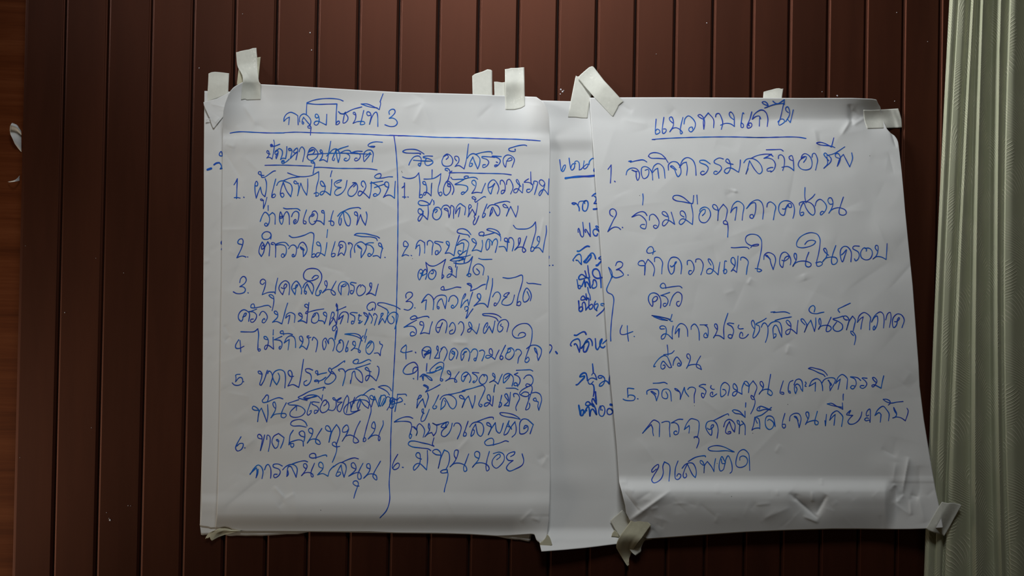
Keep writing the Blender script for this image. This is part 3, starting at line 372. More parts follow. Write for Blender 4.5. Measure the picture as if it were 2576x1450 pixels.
  ('item', '2043,1499 -1,-16 12,-12 17,2 4,14 *-32,31 21,0 13,14 -6,18 -17,11 -21,-4/2086,1549 3,1/2121,1523 13,-22 21,-20 21,16 6,21 -3,40/2121,1523 16,-12 *9,-1 -3,22 -2,26/2184,1506 13,-14 24,-7 21,5 5,14 *-7,49 -9,-24 -10,-25 -11,7 -10,18 0,21 7,5 2,-9 -6,-3/2257,1517 9,-23 17,-7 18,14 2,21 -13,21 -13,8 -7,-7 7,-9 5,6/2235,1456 -4,-14 -12,7 0,8 19,3 35,-8 24,-7 22,2/2332,1504 11,-21 -2,-5 -12,19 *-11,51 21,-30 *14,-10 *5,29 11,-40 9,-27/2374,1445 -7,-17 -17,0 20,14 *-3,22 31,-12 28,-17 16,-4/2339,1558 0,-12 14,-3 2,14 -12,10 10,-7 -5,31 -4,11 6,-4 13,-21 16,-22/2416,1511 -13,-14 -1,-15 10,-4 7,12 -7,21 *-27,29 24,-11 28,0 *17,18 10,-50 13,-62 1,-33/2455,1389 2,8 -7,31 -5,28/2478,1494 14,-21 14,-3 12,17 -5,24 -21,28 -6,-2 3,-12 8,2/2551,1487 12,-14 -19,4 -10,13 *17,4 -21,17 -5,18 23,8 24,-8 11,-21 5,-23/2530,1397 28,4 35,-6 33,-10 4,18 -9,42 -14,45 *-7,46 14,2 7,-13 -7,-8 -12,8/2652,1468 7,15 4,14 -11,18 -15,5 -6,-16 6,-34 13,-20 16,16 7,24 -5,24/2650,1421 6,5 27,1 39,6'),
  ('item', '2099,1600 -9,-10 -12,1 -14,11 6,6 29,-6 35,-9 19,0 5,5/2096,1611 -32,17 *-31,19 24,-5 25,3 12,16 -2,21 -14,8 -12,-1 0,-14 11,-5 10,7/2125,1637 -12,-4 2,-14 12,2 5,16 -5,20 *-12,23 19,-5 *26,5 5,-30 10,-30/2200,1649 14,-2 12,-23 -9,23 -12,27 -10,-10 -1,-21 13,-24 21,-11 17,11 4,18 -7,38/2261,1645 7,-15 9,-7 12,14 1,24 -10,17 -17,2 0,-12 14,-8/2306,1631 11,-12 12,7 5,21 -4,21 -10,19/2374,1654 -12,-11 -4,-19 5,-3 11,19 -2,17 -9,14 -10,-1 2,-11 15,-5 *28,26 9,-26 5,-24/2447,1647 7,-14 -2,-9 -9,9 -10,24 0,18 5,3 *23,-36 *16,33 8,-32 5,-27/2522,1631 -5,7 13,9 -3,14 -14,10 -9,-10 2,-28 14,-19 24,-5 14,17 -8,44/2506,1616 -10,-14 -32,-11 -34,-5 -2,-5 26,-3 35,3 21,9 11,9'),
  ('item', '2016,1769 5,-14 *21,-19 3,8 -3,32 1,31/2016,1769 14,6 43,-8/2090,1773 2,3/2144,1786 11,-10 10,-4 -7,-10 -21,33 -3,7 -9,-16 0,-24 16,-16 21,2 6,17 -6,42/2123,1762 25,8 *19,6 -33,10 24,-21/2203,1765 -6,-10 3,-14 5,7 -2,24 *-17,31 *24,0 2,-27 14,-25 -9,7 18,-12 15,23 -5,21 -12,27/2277,1765 8,11 -2,7 -10,-7 2,-7 12,3 0,14 -17,26 -9,-5 2,-28 10,-21 14,-5 16,19 -7,34/2327,1786 9,-10 12,-6 -12,2 -2,21 -11,21 -4,-21 4,-24 23,-16 17,19 0,21 -6,24/2369,1774 12,-16 14,0 8,14 -5,28 -8,17 -6,-10 9,-5 2,12/2412,1767 16,-5 10,10 -3,18 -10,26/2478,1788 -15,-9 0,-21 7,-3 8,14 -3,21 -21,13 -11,-5 4,-8 17,0 *26,19 9,-23 12,-24/2543,1738 -20,41 -8,24 8,7 8,-10 -6,-9 -8,6/2551,1777 16,-8 2,-11 -11,0 -7,18 -3,3 -4,21 18,10 21,-20 3,-25 -14,-14 -17,4/2595,1767 3,-7 16,0 10,16 -14,24 -5,28/2607,1690 7,-12 17,-5 12,7 -1,10 -21,10 -28,0 -14,-15 0,-21 21,-24 28,-11 28,2 19,23 2,35 -7,41 -18,49 -10,42 10,3 11,-14 -7,-13 -9,10/2650,1755 23,-16 28,0 21,16 1,24 *-15,35 -5,-21 1,-10 -10,-14 -5,-18 7,4 8,28'),
  ('item', '2077,1873 3,-17 14,-9 7,9 -12,17 -25,10 -27,-1 -9,-12 12,-25 24,-17 21,-4 16,18 2,28 -2,41/2079,1905 3,2/2148,1830 -3,38/2113,1897 17,-14 18,7 21,14 5,11 -12,-4 -18,-17 -14,-4 0,11 *-1,14 -6,-21/2150,1878 33,-7 41,-17 -7,-9 -24,12 7,-8 17,-4/2146,1877 23,0 31,-11 24,-14/2190,1863 7,3 -28,11 -6,-11 20,-24 31,-19 17,5 0,21 -12,41 -3,25 8,3 4,-8 -11,-4/2266,1887 -12,-7 -4,-12 9,-2 9,17 -5,18 *-21,17 24,-12 24,2 9,14 -10,1 0,-19 21,-33/2334,1896 12,-6 9,-8 -12,15 -13,23 -8,-9 3,-24 21,-14 19,17 4,18 -7,17/2409,1877 -32,-2 -1,2 19,13 7,13 -7,15 -12,9 -4,-5 7,-5/2437,1894 -7,-9 -11,9 -9,21 13,19 17,-5 12,-25 -5,-15 -17,-4/2490,1901 -12,-14 2,-9 9,9 0,21 *-26,17 22,-8 *21,16 11,-29 10,-21/2490,1937 -3,20 -2,15/2541,1906 24,-19 -3,10 -28,30 -2,-12 5,-25 21,-10 21,14 4,21 -7,28/2605,1877 *-17,8 22,12 7,18 -10,24 -21,0 4,-12 10,2 5,17/2635,1906 14,-16 21,-1 12,19 -5,24 -21,14 -11,-5 5,-9 16,4/2598,1864 44,-2 28,0 11,6'),
  ('item', '2045,1992 -3,-7 -26,0 *-16,0 -2,21 *-1,9 15,-14 13,16 -23,10 -21,4/2035,2033 2,2/2155,1957 -12,-10 -13,-7 4,-3 21,13 *-14,23 35,-16 38,-21/2099,2011 14,-8 7,-11 -7,-3 -10,17 *-6,47 16,-30 *14,-15 *12,43 11,-34 5,-21 -5,-18/2134,2081 -9,-5 -2,-14 7,-4 -1,21 -11,31 2,11 14,-4 14,-27 12,-30/2207,1989 -21,45 -9,17 6,7 12,-5 2,-9 -7,0/2214,2011 10,-15 25,-9 24,5 21,21 0,28 -14,17 -14,-7 -17,-31 -14,-17 -11,17 *-7,42 21,-21 4,-18 -5,-6/2257,1985 9,0 *73,-17 -14,0 52,-14 39,-12 14,-2 10,14 -10,31 -18,38 -3,14 10,11 7,-9 -9,-5/2339,2010 -22,-6 -6,-10 9,-4 17,20 -5,20 *-7,21 18,-41 *14,-16 *20,60 11,-37 2,-25/2466,2018 -12,-8 -2,-20 9,-3 7,19 -4,21 -17,17 -10,-1 3,-11 17,-5 *20,17 3,-24 2,-26/2492,1937 -6,17 -1,19/2524,1990 -7,33 -7,27 10,-6 3,-15 -10,-4/2557,2018 -18,-29 9,-7 10,35 *-21,24 *23,2 5,-33 3,-35/2546,1954 19,0 28,1 14,7/2586,1997 -2,-14 19,0 11,20 -11,27 -8,21 3,15/2666,1985 -17,11 -21,-4 -14,-10 7,-14 28,-18 24,-8 5,15 -8,28 -18,52 -7,26 14,-5 7,-17 -3,-11/2621,1985 17,-12 21,5 0,21 0,11/2677,1978 20,-3 20,10 8,25 -7,31 *-7,24 -5,-21 2,-21 -21,-6 -4,-7 11,-7 7,17 5,3'),
  ('item', '2077,2106 -16,-7 -24,0 -32,11 *-21,14 32,-3 34,1 16,6 5,17 -7,35 -5,17 5,11 7,-18 -7,-7/2071,2149 14,0 14,24 *-5,19 5,-22 -17,-18/2097,2163 2,-18 11,-12 13,9 13,24 -7,35/2162,2166 -7,-17 3,-18 5,18 -5,21 *-21,29 18,-16 *17,-6 *9,17 12,-17 5,-25 *-1,-12 *-20,-10 20,10 13,-2/2197,2138 24,-5 35,-9 0,6 -18,22 -19,-3 12,-14 *14,-9 -3,26 *5,-3 -23,21 -3,20 14,8 21,-15 14,-27 5,-25/2283,2145 7,-14 18,0 12,18 -5,28 -14,32/2355,2121 -12,35 -11,38 11,0 3,-12 -9,-9/2363,2149 14,-18 25,-7 21,7 10,21 -3,28 -11,16 -14,-9 *-12,-52 -16,28 -7,33 14,-13 2,-17 -7,-3/2402,2122 38,-15 28,-7 14,2 0,8/2473,2150 -23,-12 0,-10 11,2 10,19 *-14,39 16,-32 *19,-28 7,42 14,10 10,-17 9,-32/2574,2160 -16,-25 4,-18 -14,32 -12,40 15,-6 18,-31 *22,-29 6,33 -4,27 -17,17/2551,2145 21,7/2617,2112 -7,-9 -31,-17 -49,-9 -15,2 5,9 24,9 35,5 37,8/2649,2150 -14,9 7,-17 12,3 2,18 -18,19 -21,1 -3,-17 2,-38 12,-17 21,-1 *34,27 -16,46'),
  ('item', '2001,2287 -20,36 -7,31 10,10 21,-10 4,-17 -7,-6 -14,9 -12,17/2024,2352 5,1/2120,2311 -21,-8 -7,-12 7,-12 11,2 5,24 -5,32 -14,20 -13,10 -3,-13 12,-17 18,-4 *36,32 5,-49 -1,-48/2167,2268 -12,-8 -38,-5 -46,-7 -17,-12 7,-13 21,-3 41,9 32,7 *28,10 -7,-7 7,-35/2214,2291 -21,-3 -17,-14 7,-9 17,-2 17,18 -3,35 *-9,41 12,-48 *18,-44 21,12 6,28 -6,32 *-13,27 -15,2 -12,9 8,6 *25,-2 1,-15 -15,0/2249,2368 5,17 -5,32 -8,29 -4,16 -2,14/2294,2309 -9,-18 5,-24 14,0 -3,28 -18,35 *-19,20 23,-17 31,0 25,14 5,21 -11,5 -5,-16 11,-31 15,-41/2409,2308 -18,-10 -3,-17 10,-9 14,7 -3,30 *-32,43 18,-19 35,-2 24,12 7,18 -11,10 -5,-17 5,-38 12,-43/2482,2241 1,-26 -8,-9 -21,5 -16,16 9,14 28,-1 42,-11 27,-10 14,4/2499,2314 18,-16 -4,-12 -14,5 -21,25 -1,24 19,17 21,-14 19,-27 -2,-28 -21,-12 -31,7/2569,2298 17,-10 4,-13 -32,9 -10,18 10,15 *23,1 -23,19 -10,20 14,14 31,-10 35,-21 7,-21 -8,-34'),
 ],
 'middle': [
  ('heading', '2.6~2816,804 4,33 4,22 8,4 12,-21 0,-12 -7,3 -10,23/2.6~2863,796 4,30 5,24 5,6 11,-9 3,-17 -5,-7 -9,7 -6,17/2.4~2896,824 -5,-5 4,-7 8,-2 9,7 3,16 *-1,22 9,-3 14,-14 19,-13 2,8 -8,12 -10,5 -5,-8 4,-32/3~2963,828 3,-16 9,-11 8,-4 9,5/3~2990,849 -2,12 8,3'),
  ('underline', '5.6~2845,897 43,-6 43,-3 35,-1 25,-3'),
  ('item', '3~2897,1023 -9,6 -11,-6 11,-3 9,3 10,10 7,14 0,14/2.4~2909,1033 2,-12 6,-7 25,-2/3~2942,1024 -2,-12 12,-2 6,9 0,19 -8,21 -8,4 -9,-6 -2,-20 6,-20 12,-7/3.5~2979,987 11,-10 13,-5/3.4~2989,987 10,8 0,12 *-10,17 15,1 11,1/4.5~2986,1053 11,-1 11,-2/3~2765,1068 1,1'),
  ('item', '3~2909,1169 -1,-14 3,-6 5,11 5,23 9,10 5,-5 1,-28 -4,-41/3~2946,1169 -3,-12 4,-3 10,15 *13,21 -1,-30 -3,-37/3.5~3006,1177 -3,9 -11,0 -8,-14 1,-12 9,-7 12,5 *12,11 -8,-12 -13,-18 4,-2 10,7'),
  ('item', '4~2905,1264 7,1 19,-12 14,-10 11,-4 9,2/3.2~2886,1313 -4,-3 8,-12 12,-14 14,-5 7,9 2,17 *0,26 -8,-8 -10,-12 -10,-2 5,2/4~2975,1283 -9,1 -12,16 *-17,17 12,6 10,-9 14,-19 1,-7 -6,-2 -19,24 -9,11/3.6~2966,1284 7,-9 10,-1 9,12 5,17/3.4~3025,1290 -13,10 6,4 11,1/5~3001,1336 5,-1 11,-12 15,-14/3~2762,1291 -1,9/3~2761,1337 5,-1/3~2780,1335 3,0'),
  ('item', '3.4~2903,1407 4,25 4,19 6,2 5,-10 -5,-7 -6,3/4~2927,1441 *13,-31 *5,32 2,-19 5,-4 7,8 *11,21 -4,-31 -5,-16 -9,-4/3.6~2952,1397 -21,7 -17,2 -2,-10 11,-14 7,0 *19,15 0,-12 -6,-21/3~2957,1337 3,26/3.6~2960,1368 3,12 3,17/3.6~2985,1413 -2,17 -5,11 4,9 10,-1 9,-8 0,-18 -7,-13 -7,-2 -4,12/3.8~3029,1397 -25,4 -17,-11 -6,-17 6,-16 14,-3 12,10 7,25 3,31 1,27'),
  ('item', '3.6~2911,1515 2,22 1,26 7,5 9,-7 0,-14 -9,-2 -7,9/3.2~2930,1545 0,-17 8,-8 7,11 *2,30 12,-16 19,-14 5,9 -5,12 -10,5 -5,-10 0,-28 -2,-17 -7,-2/3.4~2954,1501 -17,8 -14,0 3,-14 9,-5 7,8 *9,12 -1,-15 -2,-16/3~2949,1495 8,10/3~2957,1447 4,23 7,18 2,22/3.2~2996,1516 -6,17 2,21 *11,10 -2,-7 8,-20 -3,-9 -10,5/3~3034,1539 -9,-2 -2,-7 9,-2 11,3/3~3002,1591 16,-13 16,-15 12,-18'),
  ('item', '3.6~2890,1687 10,1 17,-10 18,-8 8,2 6,11/3.4~2874,1741 -4,-5 7,-16 14,-10 18,-4 8,11 2,24 *-4,31 -6,-17 -7,-18 -7,-7 -7,3 3,3/4~2957,1718 -8,2 -12,17 *-12,15 12,-11 -2,21 3,9 9,-1 10,-19 6,-21 -4,-10 -10,3/3.6~2937,1737 12,-22 15,-11 9,6 6,13 1,16/3.6~2995,1705 2,22 2,26 7,7 7,-10 9,-20 7,-24 -9,9 -2,22 7,11 11,2 7,-7/3~3032,1730 11,-10 14,-12/3~2763,1736 8,1 6,11 -4,14 -10,17/4.5~2796,1770 7,9'),
  ('item', '4~2899,1937 6,-1 19,-19 14,-15 3,-9 -13,2 -11,2 6,-11 14,-9 10,2 5,12 4,24/2.6~2977,1888 6,-9 6,0 7,11 *7,21 -20,-8 -13,2 -11,12 4,14 8,3 7,-6 7,-8/3.4~2981,1832 2,18 2,24/3.6~2979,1934 6,4 4,18 -1,22 -3,17/3.2~3028,1901 -11,3 -8,-5 4,-7 12,-1 14,9 4,14 -7,19 -11,10 -9,0 1,-8 12,-11 15,-7 9,2 *12,14 0,-24 4,-19'),
  ('item', '4.4~2912,2041 5,28 4,21 9,1 7,-19 -4,-9 -9,4 -2,17/4.4~2942,2077 12,-26 7,-3 5,21 *2,24 3,-21 7,-12 5,0 *18,26 -4,-26 -8,-17 -6,-9/3.6~2950,2063 2,4/3.8~2975,2034 -19,8 -10,-5 3,-10 10,-5 12,10 *14,14 -4,-12 -3,-17 5,-11 7,9 *11,19 -2,-17 -4,-14/4.6~2996,1973 1,16 2,28/3~3022,2063 3,-19 11,0 7,16 -2,21 -9,14 -10,-1 -8,-11 0,-25 6,-15/3~3029,2063 1,2/3.4~3081,2069 -11,-12 -10,1 -6,12 4,14 11,3 12,-8 2,-10 -7,-11/6~3072,2037 9,2'),
 ],
 'back_left': [
  ('item', '2.8~1120,784 -10,1 -7,-6 3,-10 7,-7 4,10 3,12/4~1077,829 12,-8 14,-2/3~1103,819 8,9 3,12 *-6,10 14,-3/5.5~1044,854 18,-6'),
  ('item', '3~1118,1212 -5,7 1,9 8,3/3~1118,1249 -4,7 8,3'),
 ],
 'front_right': [
  ('title', '3301,600 -4,61 3,14 10,-2 10,-9 -4,-10 -11,-4 -5,7/3340,591 -8,63 3,17 8,-1 9,-13 -3,-8 -11,0/3385,619 -15,-14 -2,-12 10,-5 9,17 0,28 *-17,30 13,-16 20,-4 20,11 10,14 -8,6 -3,-13 5,-35 9,-35/3441,624 5,-26 17,-15 20,12 15,24 -3,24 -19,21 -11,-10 5,-12 13,-2 1,9/3543,602 -22,-11 -10,-10 10,-5 17,15 7,25 *-4,34 -1,-48 *23,-34 27,34 0,41/3600,588 4,-14 13,-3 12,20 7,28 -7,32/3693,603 -19,-15 -5,-18 7,-7 15,18 *4,56 -18,-13 -27,-3 -25,9/3742,572 -4,-5 -7,35 -2,38 8,2 4,-9 -4,-10 -7,-4/3782,563 -9,35 -14,35 2,11 14,-2 8,-12 -5,-11 -10,2 -2,10 4,2/3785,600 11,-26 34,-21 21,10 12,32 -3,42/3785,600 18,-14 17,-2 *7,14 -4,-10 -3,47/3863,532 -23,-10 -6,-8 13,-3 14,11 3,14 *-17,7 52,-18 45,-5/3889,509 10,9 14,3 *33,-19 0,23/3944,515 -10,45 -9,38 -8,21 3,11 14,-6 13,-12 -6,-12 -14,0 -14,14/3967,567 -12,-10 -2,-14 9,-6 8,13 2,27 *-19,35 9,-10 *14,15 8,-33 7,-31'),
  ('underline', '3281,702 35,-3 87,-5 139,-4 139,-1 139,3 96,-2/3281,702 14,1/3760,691 70,1 69,-1 70,-2 52,2 34,6'),
  ('item', '3059,852 *16,-22 -1,43 -3,48/3092,912 3,3/3163,812 14,-2 -7,6 31,-7 35,-4 18,10/3150,880 6,-21 21,-13 24,3 14,17 2,24 -9,18 -7,-18 -2,-24 -21,-11 12,6 16,2/3246,857 14,-5 5,14 -8,24 -18,9 -10,-16 0,-38 14,-7 20,7 16,21 5,40/3279,868 12,-33 21,-12 25,19 9,55/3283,868 15,-16 *11,-5 3,26 3,24/3262,786 8,-12 25,-6 31,8 *21,19 14,23/3262,786 12,9 38,2 38,3/3363,856 1,-28 18,-14 24,3 17,25 2,31 -14,16 -10,-16 -7,-19 -21,-17 9,-2 21,20/3418,843 19,-40 23,-10 26,14 12,28 4,47/3420,842 17,-21 *16,-5 5,29 -4,37/3573,825 -28,-18 -24,2 0,8 31,14 11,14 -11,25 -19,10 -9,-9 11,-10 8,3/3639,800 -21,-5 -24,14 0,10 31,16 5,14 -29,29 -11,-7 9,-10 9,3/3688,827 -25,-6 -12,-11 6,-10 8,3 11,32 -6,24 -13,14 -13,-10 9,-14 23,-4 *40,22 7,-32 2,-30/3742,819 12,-16 24,-6 28,10 24,28 4,28 -14,12 -21,-19 *-28,-47 -10,40 *-8,27 11,-27/3777,798 32,-15 38,-7 36,0/3883,776 *-40,21 21,-2 25,10 12,23 -9,28 *-14,10 2,-5 -19,0 -2,-9 19,-9 11,0/3864,776 16,4 9,7/3855,754 44,-1 31,0 10,7/3916,798 2,-15 12,-4 14,14 2,35 -8,30/3991,810 -17,-8 -4,-12 13,-7 7,17 *4,59 -11,-10 -21,-11 -28,4/4043,817 13,-20 0,-9 -18,2 -7,10 4,-17 14,-10 24,13 12,28 -5,31 -21,10 -28,-5 -15,-19 8,-24 25,-17/4085,791 4,-17 10,-2 14,31 -5,32 -5,21/4170,809 -17,-19 -8,-14 6,-6 12,9 18,18 -2,17 *-34,33 18,-23 -3,-34/4160,783 38,-11 52,-33/4226,798 -21,-8 -2,-14 13,-4 12,21 -4,21 *-12,23 14,-40 *17,-20 *32,63 14,-43 -4,-28/4200,743 -16,-7 -62,-8 -14,-8 17,-4 25,6 *33,18 12,-46'),
  ('item', '3085,1091 -15,-11 -1,-21 12,-8 14,6 6,20 -15,31 *-28,58 18,-16 17,-7 17,2 12,10/3131,1144 2,2/3234,976 2,21 -3,34/3179,1092 29,-21 24,-6 14,6 9,14/3180,1092 35,-10 21,12 15,21 0,21 -5,15 -17,-3 -8,-9 8,-9 14,0/3267,1108 3,-23 16,-7 19,16 11,24 -7,25 -12,7 -10,-11 8,-6 10,4/3357,1090 -17,-7 -9,-10 4,-8 14,3 14,26 -2,21 -21,22 -7,-5 2,-14 14,-12 19,5 *26,18 -9,-35 -8,-26/3441,1092 -16,-10 -3,-14 8,-7 13,7 8,26 -7,21 -19,15 -8,-8 5,-14 15,-7 *47,29 2,-53 -8,-46/3490,984 -6,40 -8,0 -39,-31 -27,-10 -20,3 -5,12 14,11 38,7 40,8/3506,982 3,45/3534,1085 13,-15 0,-16 -12,2 -16,21 -2,24 11,17 21,2 17,-16 9,-24 -9,-28 -21,-10 -21,10 -4,12/3615,1059 -21,-7 -9,-14 5,-9 14,6 9,24 *-2,51 6,-51 *22,-31 19,24 -1,25 -7,31/3660,1129 -17,-2 -4,-10 7,-7 11,5 6,28 -2,50/3676,1070 12,-39 22,-18 20,8 12,17 -5,39 -3,31/3676,1070 15,-21 *16,-7 -4,35 -5,31/3756,1049 26,-32 29,-11 19,11 11,32 -4,54/3756,1049 26,-26 17,-2 3,31 -8,35 -9,12 -12,-5 2,-12 12,-2 3,10/3858,1042 4,-18 14,-8 26,22 -5,32 -6,36/3936,1051 12,1 17,-24 12,-4 5,18 -13,1 -2,-10 -12,16 -11,34 -14,-3 -12,-21 4,-31 19,-16 28,0 21,16 7,24 -3,31 -5,16/4023,1033 -2,-9 10,-7 21,-2 25,6 19,21 3,31 -9,10 -17,-10 -17,-24 -13,-28 -12,17 -7,32 6,15 12,-5 0,-12 -12,2/4055,1021 -6,-31 1,-46/4056,1016 31,-23 13,-16/4101,1037 7,-23 17,-11 18,11 15,24 -5,21 -23,23 -3,-9 10,-10 7,3/4190,1026 -14,2 -11,-18 5,-13 11,-1 10,25 -7,28 *-14,24 13,-16 19,-9 24,-2 28,13 3,16 -14,8 -19,-5 -3,-15 9,-32 13,-39'),
  ('item', '3097,1337 8,-17 16,-3 12,10 -5,16 *-27,15 1,1 12,-1 17,14 6,11 -16,10 -26,5 -12,-7/3082,1391 -1,-5 *-1,11 -18,-51/3159,1384 2,1/3284,1280 4,-23 -9,-15 -12,1 -13,18 4,12 19,0 20,-9/3243,1337 -25,-1 -8,-7 8,-14 18,-2 10,21 *-3,50 3,-50 *14,-29 24,25 9,25 -6,33/3293,1317 2,-20 21,0 17,23 -2,28 -2,30/3373,1337 4,6 12,-6 15,-20 -7,3 -8,49 -12,11 -13,-22 -1,-35 15,-26 25,-1 17,14 9,27 -3,41/3458,1332 1,-19 15,-2 14,19 3,28 -19,24 -7,-6 4,-14 10,1/3500,1319 2,-13 19,-2 16,23 -2,28 -9,28/3577,1334 -11,-17 -3,-13 7,0 17,26 2,25 -12,21 -20,0 -1,-14 14,-11 20,11 *23,21 4,-35 5,-28/3655,1315 -7,-2 -4,31 -1,32 7,1 7,-12 -6,-10 -12,8/3698,1339 -19,-19 0,-17 9,-8 9,11 0,31 *-18,28 9,-7 *18,13 4,-41 3,-41/3726,1309 2,-12 14,-2 22,20 -5,33 -4,33/3679,1246 16,1 48,-3 18,2 7,6/3777,1247 8,-12 32,-5 -2,5 -16,3 -17,-1 -25,-14 -7,-18 7,-17 21,-9 32,5 19,21 3,35 -9,56 -12,52 -1,17 10,3 12,-7 -9,-6 -24,-4/3843,1306 3,-23 19,-12 28,12 9,23 *-12,51 -11,-30 -7,-24 -21,-18 7,0 18,21/3934,1310 14,3 21,-17 -2,-7 -16,7 -8,21 -6,29 -12,-12 -3,-24 12,-35 17,-6 21,20 7,24 -3,20/4002,1306 -7,-17 3,-14 7,3 2,25 *-18,37 11,-15 24,-10 35,1 21,11 0,10 -12,7 -14,-7 2,-31 13,-36/4049,1230 14,-16 24,-5 16,7 -9,14 -31,13 -32,4 -21,-7 -2,-17 16,-28 32,-19 27,-5 28,8 14,23 0,31 -7,45 -10,45 3,16 14,0 13,-12 -9,-9 -25,5/4169,1285 -19,-17 -6,-14 7,-5 9,15 -2,28 *-19,25 14,-16 24,-7 28,3 8,16 -11,16 -14,1 -5,-17 5,-28 17,-49/4233,1283 10,-8 16,-18 -9,32 -12,29 -10,-29 3,-35 16,-14 17,3 18,25 -1,49/4323,1239 -27,0 -6,11 27,18 6,17 -6,19 -12,9 -6,-10/4358,1264 2,-7 -9,-10 -7,2 -14,22 4,25 21,12 21,-5 12,-21 -2,-21 -14,-12 -21,1/4414,1264 -11,-17 4,-12 9,2 1,24 -7,24 *-18,19 18,-12 25,2 *23,12 3,-38 2,-42'),
  ('bracket', '3062,1346 12,14 6,20 -6,24 -14,30 -8,24 6,14 22,12 8,20 -4,46 -8,70 -4,70 1,26'),
  ('item', '3283,1514 6,5 14,-7 5,-12 -4,-8 -12,3 -9,14 2,21 -3,12 -14,-16 -6,-24 8,-21 19,-7 21,9 13,22 2,25 -2,20/3369,1472 *-44,15 23,6 13,19 -4,18 -13,13 -7,-6 2,-9 11,-1/3369,1538 7,-26 14,-28 20,-14 18,11 3,21 -7,28 -10,12 -10,-9 3,-14 10,-2/3350,1451 -4,-19 -9,-7 -10,5 -5,11 8,9 21,-2 42,-6 28,-1 10,8'),
  ('item', '3130,1637 -10,28 3,16 14,3 47,-15/3156,1640 1,39 5,38/3190,1693 2,1/3343,1655 -20,0 -3,-9 10,-6 16,4 6,14 -1,21 -10,24 -11,4 -3,-12 14,-14 17,2 *25,23 -1,-34 5,-31/3280,1588 43,8 35,8 19,13 6,0/3289,1594 34,14 *35,5 *-78,-25 50,8 *44,12 7,-25/3397,1680 6,-29 20,-22 19,5 15,21 3,38/3397,1680 *17,-25 *1,42 4,-42/3477,1658 1,-14 16,-13 16,17 7,24 1,40/3522,1635 36,0/3546,1636 14,12 3,28 -5,22 -14,0 -3,-12 10,-10 7,14/3607,1658 -12,-17 2,-10 8,1 5,23 -8,24 *-12,21 8,-10 21,0 *24,16 -1,-62 20,-67/3691,1629 -23,-3 -9,4 23,14 9,21 -6,25 -7,13 -14,-6 2,-11 11,-2 8,6/3717,1636 -4,12 7,7 19,-1/3736,1691 0,-12 -7,-7 -7,11 0,15 14,5 15,-5 14,-15/3793,1653 -10,-16 -2,-17 7,-8 9,18 0,28 -9,35 2,8 13,-8 18,-31 -2,-21 -16,-9 28,-15 24,-15/3830,1647 8,-17 9,-5 14,16 3,28 -5,31 -8,23/3864,1644 16,-19 24,-7 18,5 10,25 *1,49 -11,-25 -11,-28 -10,-8 -11,15 *2,51 11,-9 1,-12 -8,0/3878,1571 23,-1 -11,3 60,-3 23,8/3903,1612 29,-8 44,-8/3899,1613 35,-10 48,-8/3976,1642 -14,-11 -7,-14 5,-5 10,5 9,18 -2,24 -8,21 -12,3 -4,-13 12,-11 14,-2 *30,23 2,-35 4,-32/4050,1635 -17,-18 -3,-10 8,-2 16,19 5,14 *-12,34 16,-37 *16,-23 8,23 *11,33 6,-33 0,-35/4096,1570 4,-22 -8,-10 -14,6 -8,16 10,14 28,5 21,-5 16,-3/4122,1633 -2,-23 5,-8 5,15 -1,18 *-11,22 11,-14 28,-6 20,6 5,11 -12,14 -12,0 0,-16 23,-55/4242,1591 -30,9 -21,6 28,13 19,16 -1,21 -21,12 -18,-5 -7,-14 18,-28/4278,1526 -38,18 -24,14 8,14/4264,1610 -10,0 -11,-12 6,-8 12,3 10,17 *-12,50 11,-39 *19,-30 14,19 -4,25 -7,31/4294,1689 -12,-12 -2,-10 10,3 14,20 0,18 -6,27/4313,1623 10,-33 25,-17 31,24 -3,31 -1,32/4313,1623 17,-20 *13,-8 -7,29 -5,32/4385,1621 15,-31 28,-20 14,9 6,28 -3,44/4386,1619 14,-22 12,-7 4,24 -9,35 -12,12 -2,-12 7,-9 2,12/4456,1610 10,-31 12,-7 5,25 -8,51/4501,1619 10,0 14,-16 -2,-5 -8,9 -2,21 -9,17 -8,4 -6,-18 4,-31 21,-20 21,6 13,24 -11,39'),
  ('item', '3357,1737 3,26 1,26/3339,1785 19,-2 21,-5 13,-13/3297,1844 -8,2 3,-10 25,-32 24,-14 14,4 14,28 *10,26 -10,3 -18,-19 -14,-14 -9,11 -3,21 9,8 12,-10 -3,-11 -7,2/3386,1839 5,-24 14,-18 12,11 11,21 -5,12 -13,0 -1,-9 8,-5 4,7/3464,1806 -8,-10 1,-13 7,-2 9,13 -3,24 *-16,36 9,-13 34,-7 23,5 *9,21 -23,-12 -3,-9 5,-17 17,-30'),
